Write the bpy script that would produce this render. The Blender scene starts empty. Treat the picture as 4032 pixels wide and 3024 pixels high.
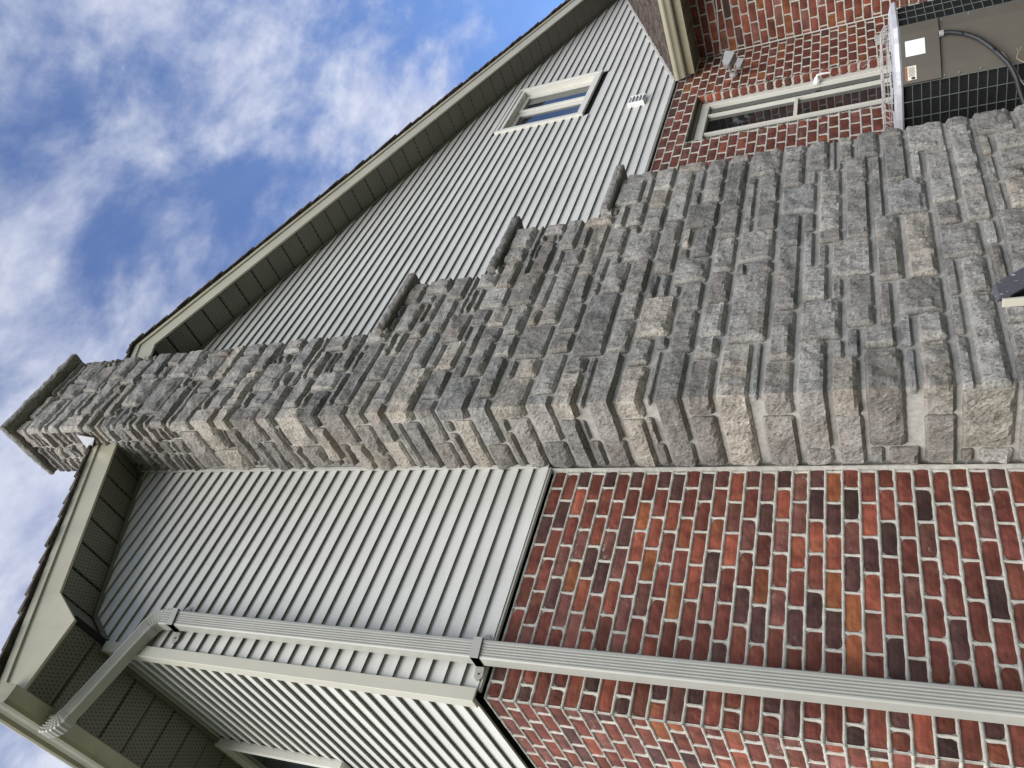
import bpy, bmesh, math, random, json
from mathutils import Vector, Matrix, noise
random.seed(7)
D = bpy.data
SC = bpy.context.scene
COL = SC.collection
R = math.radians

# look settings
SKYX, SKYY = 3.3, 1.7
CLOUD_L, CLOUD_D = (8.2, 8.5, 9.4), (5.6, 6.0, 7.6)
SKYTINT = (1.0, 1.32, 1.85)
SKYSTR = .10
SUNSTR, SUNANG = 4.6, 60
EXPO = 0.12
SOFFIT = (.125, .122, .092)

# ------------------------------------------------------------------ camera
EYE = Vector((-1.468, -3.397, 1.55))
PITCH, YAW, ROLL = 0.4466, 0.8368, -0.0627
FPX = 3062.9


def cam_axes():
    f = Vector((math.sin(YAW) * math.cos(PITCH), math.cos(YAW) * math.cos(PITCH), math.sin(PITCH)))
    r = Vector((math.cos(YAW), -math.sin(YAW), 0))
    u = r.cross(f)
    return r * math.cos(ROLL) + u * math.sin(ROLL), -r * math.sin(ROLL) + u * math.cos(ROLL), f


AX_R, AX_U, AX_F = cam_axes()
cd = D.cameras.new('camera')
cam = D.objects.new('camera', cd)
COL.objects.link(cam)
cd.sensor_width = 36.0
cd.lens = 36.0 * FPX / 4032.0
cd.clip_start = 0.05
cd.clip_end = 2000
# the phone was held so that the picture lies on its side
cx, cy, cz = -AX_U, AX_R, -AX_F
cam.matrix_world = Matrix(((cx.x, cy.x, cz.x, EYE.x), (cx.y, cy.y, cz.y, EYE.y), (cx.z, cy.z, cz.z, EYE.z), (0, 0, 0, 1)))
SC.camera = cam


def in_view(p):
    """(distance, inside the frame) of a world point"""
    d = Vector(p) - EYE
    z = d.dot(AX_F)
    if z < .05:
        return 99, False
    u = d.dot(AX_R) / z * FPX
    v = d.dot(AX_U) / z * FPX
    return d.length, abs(u) < 1560 and abs(v) < 2070


# ------------------------------------------------------------------ sky, sun, exposure
SUN_DIR = Vector((-0.68, -0.39, 0.66)).normalized()      # towards the sun
sun_el = math.asin(SUN_DIR.z)
sun_az = math.atan2(SUN_DIR.x, SUN_DIR.y)
W = D.worlds.new('World')
SC.world = W
W.use_nodes = True
nt = W.node_tree
nt.nodes.clear()


def N(t, typ, **kw):
    n = t.nodes.new(typ)
    for k, v in kw.items():
        setattr(n, k, v)
    return n


def L(t, a, b):
    t.links.new(a, b)


def mth(t, op, a, b=None, c=None):
    n = N(t, 'ShaderNodeMath', operation=op)
    for i, v in enumerate((a, b, c)):
        if v is None:
            continue
        if isinstance(v, (int, float)):
            n.inputs[i].default_value = v
        else:
            L(t, v, n.inputs[i])
    return n.outputs[0]


def mixc(t, fac, a, b, mode='MIX'):
    n = N(t, 'ShaderNodeMix', data_type='RGBA', blend_type=mode)
    if isinstance(fac, (int, float)):
        n.inputs[0].default_value = fac
    else:
        L(t, fac, n.inputs[0])
    for i, v in ((6, a), (7, b)):
        if isinstance(v, (tuple, list)):
            n.inputs[i].default_value = (*v[:3], 1)
        else:
            L(t, v, n.inputs[i])
    return n.outputs[2]


def nz(t, vec, scale, detail=4, rough=.55, dist=0):
    n = N(t, 'ShaderNodeTexNoise')
    n.inputs['Scale'].default_value = scale
    n.inputs['Detail'].default_value = detail
    n.inputs['Roughness'].default_value = rough
    n.inputs['Distortion'].default_value = dist
    if vec is not None:
        L(t, vec, n.inputs['Vector'])
    return n.outputs[0]


def rng(t, v, a, b, c=0., d=1., smooth=True):
    n = N(t, 'ShaderNodeMapRange')
    if smooth:
        n.interpolation_type = 'SMOOTHSTEP'
    L(t, v, n.inputs[0])
    for i, x in enumerate((a, b, c, d)):
        n.inputs[i + 1].default_value = x
    return n.outputs[0]


sky = N(nt, 'ShaderNodeTexSky', sky_type='NISHITA')
sky.sun_disc = False
sky.sun_elevation = sun_el
sky.sun_rotation = sun_az
sky.altitude = 100
sky.air_density = 1.0
sky.dust_density = 0.6
sky.ozone_density = 2.0
tc = N(nt, 'ShaderNodeTexCoord')
sep = N(nt, 'ShaderNodeSeparateXYZ')
L(nt, tc.outputs['Generated'], sep.inputs[0])
zc = mth(nt, 'ADD', mth(nt, 'MAXIMUM', sep.outputs[2], 0.0), 0.28)
cmb = N(nt, 'ShaderNodeCombineXYZ')
L(nt, mth(nt, 'DIVIDE', sep.outputs[0], zc), cmb.inputs[0])
L(nt, mth(nt, 'DIVIDE', sep.outputs[1], zc), cmb.inputs[1])
mp = N(nt, 'ShaderNodeMapping')
mp.inputs['Rotation'].default_value = (0, 0, R(38))
mp.inputs['Scale'].default_value = (1.0, 1.55, 1.0)
mp.inputs['Location'].default_value = (SKYX, SKYY, 0)
L(nt, cmb.outputs[0], mp.inputs[0])
big = nz(nt, mp.outputs[0], 2.1, 3, .5, .3)
mid = nz(nt, mp.outputs[0], 6.5, 8, .58, .25)
fine = nz(nt, mp.outputs[0], 21, 6, .6, .1)
dens = mth(nt, 'ADD', mth(nt, 'MULTIPLY', big, .75), mth(nt, 'ADD', mth(nt, 'MULTIPLY', mid, .55), mth(nt, 'MULTIPLY', fine, .16)))
# the cloud sheet thins out towards the far right-hand (east) sky
dens = mth(nt, 'ADD', dens, mth(nt, 'MULTIPLY', sep.outputs[0], -.20))
cov = rng(nt, dens, .46, .76)
shade = rng(nt, nz(nt, mp.outputs[0], 9, 6, .6, .2), .3, .72)
ccol = mixc(nt, shade, CLOUD_D, CLOUD_L)
blue = mixc(nt, 1.0, sky.outputs[0], SKYTINT, 'MULTIPLY')
skyc = mixc(nt, mth(nt, 'ADD', mth(nt, 'MULTIPLY', cov, .86), .08), blue, ccol)
bg = N(nt, 'ShaderNodeBackground')
bg.inputs['Strength'].default_value = SKYSTR
L(nt, skyc, bg.inputs['Color'])
wo = N(nt, 'ShaderNodeOutputWorld')
L(nt, bg.outputs[0], wo.inputs[0])

sl = D.lights.new('sun', 'SUN')
sl.energy = SUNSTR
sl.angle = R(SUNANG)
sl.color = (1.0, .965, .90)
sun = D.objects.new('sun', sl)
COL.objects.link(sun)
sun.location = (-6, -8, 12)
sun.rotation_euler = (-SUN_DIR).to_track_quat('-Z', 'Y').to_euler()

SC.render.engine = 'CYCLES'
SC.view_settings.view_transform = 'Standard'
SC.view_settings.look = 'None'
SC.view_settings.gamma = 1
SC.view_settings.exposure = EXPO
SC.view_settings.use_curve_mapping = False


# ------------------------------------------------------------------ materials
def newmat(name):
    m = D.materials.new(name)
    m.use_nodes = True
    t = m.node_tree
    b = t.nodes['Principled BSDF']
    return m, t, b


def pos(t):
    return N(t, 'ShaderNodeNewGeometry').outputs['Position']


def scaled(t, v, s):
    n = N(t, 'ShaderNodeVectorMath', operation='MULTIPLY')
    L(t, v, n.inputs[0])
    n.inputs[1].default_value = s
    return n.outputs[0]


def bump(t, b, h, strength, dist):
    n = N(t, 'ShaderNodeBump')
    n.inputs['Strength'].default_value = strength
    n.inputs['Distance'].default_value = dist
    L(t, h, n.inputs['Height'])
    L(t, n.outputs[0], b.inputs['Normal'])


def plain(name, c, rough=.5, var=.06, spec=.4, scale=3.0, bmp=0, metal=0, dirt=0):
    m, t, b = newmat(name)
    p = pos(t)
    n1 = nz(t, p, scale, 6, .6)
    k = rng(t, n1, .3, .7, 1 - var, 1 + var)
    col = mixc(t, 1.0, tuple(c), k, 'MULTIPLY')
    if dirt:
        n2 = nz(t, scaled(t, p, (3.5, 3.5, .8)), 2.2, 7, .65)
        col = mixc(t, rng(t, n2, .5, .75, 0, dirt), col, (.12, .115, .10))
    L(t, col, b.inputs['Base Color'])
    b.inputs['Roughness'].default_value = rough
    b.inputs['Specular IOR Level'].default_value = spec
    b.inputs['Metallic'].default_value = metal
    if bmp:
        bump(t, b, nz(t, p, 160, 3), bmp, .002)
    return m


def m_siding():
    m, t, b = newmat('vinyl siding')
    p = pos(t)
    s = N(t, 'ShaderNodeSeparateXYZ')
    L(t, p, s.inputs[0])
    g = N(t, 'ShaderNodeCombineXYZ')
    L(t, mth(t, 'MULTIPLY', mth(t, 'ADD', s.outputs[0], s.outputs[1]), 2.2), g.inputs[0])
    L(t, mth(t, 'MULTIPLY', s.outputs[2], 46.), g.inputs[2])
    grain = nz(t, g.outputs[0], 3.2, 5, .6, .35)
    blot = nz(t, p, 1.3, 5, .6)
    oi = N(t, 'ShaderNodeObjectInfo')
    k = mth(t, 'MULTIPLY', rng(t, grain, .3, .7, .93, 1.05), rng(t, blot, .3, .7, .93, 1.04))
    k = mth(t, 'MULTIPLY', k, rng(t, oi.outputs['Random'], 0, 1, .975, 1.02))
    col = mixc(t, 1.0, (.565, .565, .535), k, 'MULTIPLY')
    # chalky flecks and a little grime
    fl = rng(t, nz(t, scaled(t, p, (1, 1, 1.6)), 55, 4, .75), .66, .74, 0, .35)
    fl = mth(t, 'MULTIPLY', fl, rng(t, nz(t, p, 2.1, 3), .45, .65))
    col = mixc(t, fl, col, (.74, .75, .74))
    gr = rng(t, nz(t, scaled(t, p, (5, 5, .7)), 1.5, 6, .65), .52, .8, 0, .22)
    col = mixc(t, gr, col, (.36, .35, .31))
    L(t, col, b.inputs['Base Color'])
    b.inputs['Roughness'].default_value = .55
    b.inputs['Specular IOR Level'].default_value = .3
    bump(t, b, grain, .25, .004)
    return m


def m_brick(name, c, white=.15):
    m, t, b = newmat(name)
    p = pos(t)
    oi = N(t, 'ShaderNodeObjectInfo')
    k = mth(t, 'MULTIPLY', rng(t, nz(t, p, 14, 5, .6), .3, .7, .72, 1.22), rng(t, nz(t, p, 5.3, 2), .35, .65, .78, 1.22))
    k = mth(t, 'MULTIPLY', k, rng(t, oi.outputs['Random'], 0, 1, .8, 1.2))
    col = mixc(t, 1.0, tuple(c), k, 'MULTIPLY')
    tint = rng(t, nz(t, p, 7.7, 3), .45, .7, 0, .35)
    col = mixc(t, tint, col, (c[0] * 1.15 + .02, c[1] * 1.7 + .01, c[2] * 1.25))
    # old mortar smears and scratches left on reclaimed brick
    v = scaled(t, p, (16, 16, 30))
    sm = mth(t, 'MULTIPLY', rng(t, nz(t, v, 1.0, 8, .72), .56, .70), rng(t, nz(t, p, 2.9, 2), .42, .62))
    col = mixc(t, mth(t, 'MULTIPLY', sm, white * 1.6), col, (.42, .38, .33))
    st = rng(t, nz(t, scaled(t, p, (9, 9, 230)), 1.0, 3, .6), .70, .76, 0, white * 1.2)
    col = mixc(t, st, col, (.50, .46, .42))
    dk = rng(t, nz(t, p, 46, 4, .7), .66, .74, 0, .5)
    col = mixc(t, dk, col, (.03, .018, .015))
    L(t, col, b.inputs['Base Color'])
    b.inputs['Roughness'].default_value = .72
    b.inputs['Specular IOR Level'].default_value = .3
    h = mth(t, 'ADD', nz(t, p, 120, 5, .7), mth(t, 'MULTIPLY', nz(t, p, 30, 4), 1.2))
    bump(t, b, h, .45, .003)
    return m


def m_stone(name, c, warm=0.0):
    m, t, b = newmat(name)
    p = pos(t)
    oi = N(t, 'ShaderNodeObjectInfo')
    sp = nz(t, p, 85, 4, .75)
    vor = N(t, 'ShaderNodeTexVoronoi')
    vor.inputs['Scale'].default_value = 95
    L(t, p, vor.inputs['Vector'])
    k = mth(t, 'MULTIPLY', rng(t, sp, .30, .70, .58, 1.45, False), rng(t, nz(t, p, 7, 5, .6), .3, .7, .78, 1.2))
    k = mth(t, 'MULTIPLY', k, rng(t, oi.outputs['Random'], 0, 1, .84, 1.16))
    col = mixc(t, 1.0, tuple(c), k, 'MULTIPLY')
    dk = mth(t, 'MULTIPLY', rng(t, vor.outputs['Color'], .70, .85, 0, .55), 1.0)
    col = mixc(t, dk, col, (.07, .068, .065))
    ltc = rng(t, nz(t, p, 140, 2, .5), .62, .74, 0, .55)
    col = mixc(t, ltc, col, (.46, .45, .43))
    rst = mth(t, 'MULTIPLY', rng(t, nz(t, p, 3.1, 4), .55, .72), .25 + warm)
    col = mixc(t, rst, col, (.27, .20, .145))
    bl = mth(t, 'MULTIPLY', rng(t, nz(t, p, 5.7, 3), .56, .70), .30)
    col = mixc(t, bl, col, (.40, .40, .40))
    L(t, col, b.inputs['Base Color'])
    b.inputs['Roughness'].default_value = .85
    b.inputs['Specular IOR Level'].default_value = .25
    h = mth(t, 'ADD', mth(t, 'MULTIPLY', nz(t, p, 60, 6, .72), 1.0), mth(t, 'MULTIPLY', nz(t, p, 170, 3, .6), .35))
    bump(t, b, h, .9, .012)
    return m


def m_soffit():
    m, t, b = newmat('perforated soffit')
    p = pos(t)
    s = N(t, 'ShaderNodeSeparateXYZ')
    L(t, p, s.inputs[0])
    a = mth(t, 'MULTIPLY', s.outputs[1], 1 / .0285)
    row = mth(t, 'FLOOR', a)
    off = mth(t, 'MULTIPLY', mth(t, 'MODULO', row, 2.0), .5)
    u = mth(t, 'ADD', mth(t, 'MULTIPLY', s.outputs[0], 1 / .025), off)
    fu = mth(t, 'ABSOLUTE', mth(t, 'SUBTRACT', mth(t, 'FRACT', u), .5))
    fa = mth(t, 'ABSOLUTE', mth(t, 'SUBTRACT', mth(t, 'FRACT', a), .5))
    d = mth(t, 'ADD', mth(t, 'MULTIPLY', mth(t, 'POWER', mth(t, 'MULTIPLY', fu, 6.0), 2), 1.0),
            mth(t, 'POWER', mth(t, 'MULTIPLY', fa, 3.3), 2))
    hole = rng(t, d, .75, 1.25, 1, 0)
    k = rng(t, nz(t, p, 2.5, 5), .3, .7, .9, 1.1)
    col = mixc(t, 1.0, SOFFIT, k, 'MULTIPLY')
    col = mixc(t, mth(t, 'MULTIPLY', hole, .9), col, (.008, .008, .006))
    L(t, col, b.inputs['Base Color'])
    b.inputs['Roughness'].default_value = .5
    bump(t, b, mth(t, 'SUBTRACT', 1.0, hole), .4, .002)
    return m


def m_shingle():
    m, t, b = newmat('asphalt shingle')
    p = pos(t)
    k = mth(t, 'MULTIPLY', rng(t, nz(t, p, 260, 2, .7), .3, .7, .5, 1.6), rng(t, nz(t, p, 9, 4), .3, .7, .7, 1.3))
    oi = mixc(t, rng(t, nz(t, p, 14, 2), .4, .6), (.070, .054, .046), (.105, .086, .076))
    L(t, mixc(t, 1.0, oi, k, 'MULTIPLY'), b.inputs['Base Color'])
    b.inputs['Roughness'].default_value = .95
    bump(t, b, nz(t, p, 240, 3), .6, .004)
    return m


def m_mortar(name, c, b1=.7):
    m, t, b = newmat(name)
    p = pos(t)
    k = mth(t, 'MULTIPLY', rng(t, nz(t, p, 28, 6, .65), .3, .7, .82, 1.14), rng(t, nz(t, p, 3, 3), .3, .7, .9, 1.08))
    col = mixc(t, 1.0, tuple(c), k, 'MULTIPLY')
    L(t, col, b.inputs['Base Color'])
    b.inputs['Roughness'].default_value = .9
    b.inputs['Specular IOR Level'].default_value = .2
    bump(t, b, nz(t, p, 130, 5, .7), b1, .004)
    return m


def m_glass(name, c=(.012, .015, .017)):
    m, t, b = newmat(name)
    p = pos(t)
    L(t, mixc(t, rng(t, nz(t, p, 3.1, 3), .4, .65, 0, .6), tuple(c), (c[0] * 2.5, c[1] * 2.6, c[2] * 2.6)), b.inputs['Base Color'])
    b.inputs['Roughness'].default_value = .02
    b.inputs['IOR'].default_value = 1.6
    b.inputs['Specular IOR Level'].default_value = .9
    bump(t, b, nz(t, p, 1.6, 2), .012, .05)
    return m


M = {}
M['siding'] = m_siding()
M['trim'] = plain('cream painted metal', (.50, .485, .40), .45, .05, .4, 1.5, 0, 0, .10)
M['white_trim'] = plain('off white vinyl', (.66, .65, .59), .4, .04, .45, 2, 0, 0, .06)
M['fascia'] = plain('sand coloured fascia', (.42, .395, .295), .38, .06, .5, 2, 0, 0, .12)
M['soffit'] = m_soffit()
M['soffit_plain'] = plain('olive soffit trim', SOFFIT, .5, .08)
M['gutter'] = plain('olive gutter', (.30, .28, .19), .28, .12, .6, 2.5, 0, 0, .35)
M['shingle'] = m_shingle()
M['pipe'] = plain('grey painted downspout', (.37, .37, .335), .42, .05, .45, 5, 0, 0, .10)
M['glass'] = m_glass('window glass')
M['dark'] = plain('unlit interior', (.012, .012, .013), .9, .1)
M['mortar'] = m_mortar('brick mortar', (.46, .445, .40))
M['smortar'] = m_mortar('stone mortar', (.40, .39, .36))
BR = {'r': m_brick('red brown brick', (.158, .046, .033), .14), 'd': m_brick('dark plum brick', (.086, .037, .034), .12),
      'k': m_brick('burnt brick', (.055, .027, .025), .10), 's': m_brick('salmon red brick', (.255, .070, .043), .12),
      'o': m_brick('orange brick', (.25, .080, .036), .10), 'w': m_brick('smeared brick', (.165, .062, .050), .6),
      'p': m_brick('pinkish brick', (.20, .075, .062), .25)}
ST = [m_stone('mid grey granite', (.262, .250, .232)), m_stone('light grey granite', (.310, .298, .276)),
      m_stone('dark grey granite', (.195, .187, .175)), m_stone('brownish granite', (.232, .215, .195), .2),
      m_stone('bluish granite', (.232, .230, .222)), m_stone('buff granite', (.330, .302, .262), .12)]


# ------------------------------------------------------------------ mesh helpers
WL = {}


def root(name, loc, label, cat, group=None):
    o = D.objects.new(name, None)
    COL.objects.link(o)
    o.location = loc
    o.empty_display_size = .3
    o['label'] = label
    o['category'] = cat
    if group:
        o['group'] = group
    WL[o.name] = Vector(loc)
    return o


class MB:
    def __init__(s):
        s.v = []
        s.f = []
        s.m = []

    def add(s, vs, fs, mi=0):
        k = len(s.v)
        s.v += [tuple(p) for p in vs]
        s.f += [tuple(i + k for i in f) for f in fs]
        s.m += [mi] * len(fs)
        return s

    def box(s, a, b, mi=0):
        (x0, y0, z0), (x1, y1, z1) = a, b
        vs = [(x, y, z) for x in (x0, x1) for y in (y0, y1) for z in (z0, z1)]
        return s.add(vs, [(0, 1, 3, 2), (4, 6, 7, 5), (0, 4, 5, 1), (2, 3, 7, 6), (0, 2, 6, 4), (1, 5, 7, 3)], mi)

    def prism(s, poly, off, mi=0):
        """closed outline of 3-D points pushed along a vector"""
        n = len(poly)
        o = Vector(off)
        vs = [Vector(p) for p in poly] + [Vector(p) + o for p in poly]
        fs = [tuple(range(n))[::-1], tuple(range(n, 2 * n))] + [(i, (i + 1) % n, n + (i + 1) % n, n + i) for i in range(n)]
        return s.add(vs, fs, mi)

    def tube(s, pts, r, n=8, mi=0, cap=True):
        pts = [Vector(p) for p in pts]
        rr = r if isinstance(r, (list, tuple)) else [r] * len(pts)
        vs = []
        for i, p in enumerate(pts):
            t = (pts[min(i + 1, len(pts) - 1)] - pts[max(i - 1, 0)]).normalized()
            a = t.cross(Vector((0, 0, 1)))
            if a.length < .05:
                a = t.cross(Vector((1, 0, 0)))
            a.normalize()
            b = t.cross(a)
            for k in range(n):
                w = 2 * math.pi * k / n
                vs.append(p + (a * math.cos(w) + b * math.sin(w)) * rr[i])
        fs = []
        for i in range(len(pts) - 1):
            for k in range(n):
                fs.append((i * n + k, i * n + (k + 1) % n, (i + 1) * n + (k + 1) % n, (i + 1) * n + k))
        if cap:
            fs.append(tuple(range(n))[::-1])
            e = (len(pts) - 1) * n
            fs.append(tuple(range(e, e + n)))
        return s.add(vs, fs, mi)

    def bar(s, a, b, w, h, up=(0, 0, 1), mi=0):
        a, b = Vector(a), Vector(b)
        t = (b - a).normalized()
        x = t.cross(Vector(up)).normalized() * (w / 2)
        y = x.cross(t).normalized() * (h / 2)
        vs = [p + sx * x + sy * y for p in (a, b) for sx, sy in ((-1, -1), (1, -1), (1, 1), (-1, 1))]
        return s.add(vs, [(0, 1, 2, 3), (7, 6, 5, 4), (0, 4, 5, 1), (1, 5, 6, 2), (2, 6, 7, 3), (3, 7, 4, 0)], mi)

    def sweep(s, rings, cap=True, mi=0):
        n = len(rings[0])
        vs = [p for r_ in rings for p in r_]
        fs = []
        for i in range(len(rings) - 1):
            for k in range(n):
                fs.append((i * n + k, i * n + (k + 1) % n, (i + 1) * n + (k + 1) % n, (i + 1) * n + k))
        if cap:
            fs.append(tuple(range(n))[::-1])
            e = (len(rings) - 1) * n
            fs.append(tuple(range(e, e + n)))
        return s.add(vs, fs, mi)

    def build(s, name, mats, parent=None, label=None, cat=None, kind=None, smooth=False, origin=None, group=None, bevel=0):
        if not isinstance(mats, (list, tuple)):
            mats = [mats]
        pw = WL[parent.name] if parent else Vector((0, 0, 0))
        if origin is None:
            lo = [min(v[i] for v in s.v) for i in range(3)]
            hi = [max(v[i] for v in s.v) for i in range(3)]
            origin = Vector(((lo[0] + hi[0]) / 2, (lo[1] + hi[1]) / 2, lo[2] if not parent else (lo[2] + hi[2]) / 2))
        else:
            origin = Vector(origin)
        me = D.meshes.new(name)
        me.from_pydata([(v[0] - origin.x, v[1] - origin.y, v[2] - origin.z) for v in s.v], [], s.f)
        for m in mats:
            me.materials.append(m)
        me.polygons.foreach_set('material_index', s.m)
        bm = bmesh.new()
        bm.from_mesh(me)
        bmesh.ops.recalc_face_normals(bm, faces=bm.faces)
        if bevel:
            bmesh.ops.bevel(bm, geom=[e for e in bm.edges if e.is_manifold and e.calc_face_angle() > .5], offset=bevel, segments=1, affect='EDGES')
        bm.to_mesh(me)
        bm.free()
        if smooth:
            me.polygons.foreach_set('use_smooth', [True] * len(me.polygons))
        me.update()
        o = D.objects.new(name, me)
        COL.objects.link(o)
        o.location = origin - pw
        if parent:
            o.parent = parent
        WL[o.name] = origin
        for k, v in (('label', label), ('category', cat), ('kind', kind), ('group', group)):
            if v:
                o[k] = v
        return o


def inst(name, me, loc, parent, mats=None):
    o = D.objects.new(name, me)
    COL.objects.link(o)
    o.location = Vector(loc) - WL[parent.name]
    o.parent = parent
    WL[o.name] = Vector(loc)
    if mats:
        o.material_slots[0].link = 'OBJECT'
        o.material_slots[0].material = mats
    return o


def nv(x, y, z):
    return noise.noise(Vector((x, y, z)))

# ------------------------------------------------------------------ ground
g = MB()
n = 24
gv, gf = [], []
for i in range(n + 1):
    for j in range(n + 1):
        x, y = (i / n - .5) * 240, (j / n - .5) * 240
        gv.append((x, y, .06 * nv(x * .05, y * .05, 3)))
for i in range(n):
    for j in range(n):
        a = i * (n + 1) + j
        gf.append((a, a + n + 1, a + n + 2, a + 1))
g.add(gv, gf)
mg, t, b = newmat('lawn ground')
p = pos(t)
L(t, mixc(t, rng(t, nz(t, p, 1.2, 8, .7), .35, .65), (.045, .060, .022), (.085, .088, .045)), b.inputs['Base Color'])
b.inputs['Roughness'].default_value = 1
bump(t, b, nz(t, p, 40, 4), .6, .02)
g.build('ground', mg, kind='structure', label='flat grassy ground around the house', origin=(0, 0, 0))

# ------------------------------------------------------------------ the house
Z0 = 3.419          # top bed joint of the brickwork
BC, BL = .082, .2068
SB = 3.454          # lower edge of the siding
PB = .1018          # siding exposure
YS = -.036          # front lip of the siding
house = root('house', (5.0, 1.5, 0), 'gabled two storey house with red brick below pale grey horizontal siding', 'house')


def zsl(x):
    return 6.46 + .5 * (x - .195)      # left slope, soffit line


def zsr(x):
    return 7.10 - .378 * (x - 4.5)     # right slope


APX = 2.777
APZ = zsl(APX)
WING_X0, WING_Z0, WING_S = 7.185, 3.472, .348

# ---- brick templates
BH, BW = BC - .0150, BL - .0155


def brick_mesh(w, h, seed):
    """worn brick: front face at y=0 in a 7 x 4 net, rolled edges, chipped corners"""
    rd = random.Random(seed)
    nx, nz_ = 7, 4
    m = MB()
    vs, fs = [], []
    for j in range(nz_):
        for i in range(nx):
            u, v = i / (nx - 1), j / (nz_ - 1)
            x, z = (u - .5) * w, (v - .5) * h
            e = 0
            if i in (0, nx - 1):
                x += rd.uniform(-.0015, .002) * (1 if i == 0 else -1)
                e = .004
            if j in (0, nz_ - 1):
                z += rd.uniform(-.001, .0022) * (1 if j == 0 else -1)
                e = .004
            if i in (0, nx - 1) and j in (0, nz_ - 1) and rd.random() < .4:
                q = rd.uniform(.003, .011)
                x += q * (1 if i == 0 else -1)
                z += q * .7 * (1 if j == 0 else -1)
            vs.append((x, e + rd.uniform(-.0012, .0012), z))
    for j in range(nz_ - 1):
        for i in range(nx - 1):
            a = j * nx + i
            fs.append((a, a + 1, a + nx + 1, a + nx))
    ring = [i for i in range(nx)] + [nx * j + nx - 1 for j in range(1, nz_)] + [nx * (nz_ - 1) + i for i in range(nx - 2, -1, -1)] + [nx * j for j in range(nz_ - 2, 0, -1)]
    k = len(vs)
    for i in ring:
        vs.append((vs[i][0], .03, vs[i][2]))
    for q in range(len(ring)):
        a, b_ = ring[q], ring[(q + 1) % len(ring)]
        fs.append((a, k + q, k + (q + 1) % len(ring), b_))
    return vs, fs


TEMPL = {}


def brick_geo(w, h, var):
    key = (round(w, 2), round(h, 3), var)
    if key not in TEMPL:
        TEMPL[key] = brick_mesh(key[0], h, hash(key) % 99999)
    return TEMPL[key]


MESHES = {}


def brick_data(w, h, var, axis):
    key = (round(w, 2), round(h, 3), var, axis)
    if key not in MESHES:
        vs, fs = brick_geo(w, h, var)
        if axis == 'x':
            pv = vs
        else:                      # faces -X
            pv = [(v[1], -v[0], v[2]) for v in vs]
        me = D.meshes.new('brick')
        me.from_pydata(pv, [], fs)
        me.materials.append(BR['r'])
        me.update()
        MESHES[key] = me
    return MESHES[key], key[0]


CODE = 'rrrrrrrrsdrwrsprrrrdorwrrs'
# colours of the bricks left of the chimney, course by course, read from the chimney outwards
NEAR = ['rrdrrro', 'srdrrrp', 'dsrwdrrd', 'srrwopr', 'drsdsprr', 'orrwdrs', 'drdwsrkr', 'srosrwp', 'drsowrrd', 'rdsrrrs', 'rrsrords', 'pdrssrr', 'wrsdrrkr',
        'dswsrrd', 'wrwrdrrr', 'rwdrodr', 'dsprwrdr', 'rwwsrdr', 'dksrdrrr', 'dodsodr', 'rkwdoork', 'rrsdsrr', 'rrkrrkdr', 'rrrrwrd', 'rkwrrrrk', 'rrrrrdr',
        'rrrrrrds', 'rrwrkrr', 'drrrrrdk', 'rrrwrdr', 'rdrrrrrd', 'rrdrrrs', 'rrrdrror', 'rsrrrdr', 'rrrdrrrr', 'rrrrdrr']
bricks = []          # (wall, x or y centre, z centre, width, axis, colour)


BCS = {'gable': BC, 'side': BC, 'gable_right': .0862, 'wing': .0855}
BLS = {'gable': BL, 'side': BL, 'gable_right': .217, 'wing': .215}


def course(wall, axis, k, a0, a1, phase, near=None, hole=None):
    """one course of stretchers between a0 and a1; phase shifts the head joints"""
    BC, BL = BCS[wall], BLS[wall]
    z = Z0 - (k + .5) * BC
    js = [a0]
    m = math.ceil((a0 - phase) / BL + 1e-6)
    while phase + m * BL < a1 - .03:
        q = phase + m * BL + random.uniform(-.003, .003)
        if q > a0 + .03:
            js.append(q)
        m += 1
    js.append(a1)
    segs = list(zip(js[:-1], js[1:]))
    for i, (p_, q_) in enumerate(segs):
        if hole and z > hole[2] - .02 and z < hole[3] and q_ > hole[0] and p_ < hole[1]:
            if p_ < hole[0] - .03:
                q_ = hole[0]
            elif q_ > hole[1] + .03:
                p_ = hole[1]
            else:
                continue
        c = random.choice(CODE)
        if near:
            s_ = near[::-1] if axis == 'x' else near
            if len(segs) - len(near) + 0 <= i + (len(near) - len(segs)) * 0 and 0 <= i < len(segs):
                idx = len(segs) - 1 - i
                if idx < len(near):
                    c = near[idx]
        bricks.append((wall, (p_ + q_) / 2, z + random.uniform(-.0012, .0012), q_ - p_ - .0155, axis, c, (p_, q_)))


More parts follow.
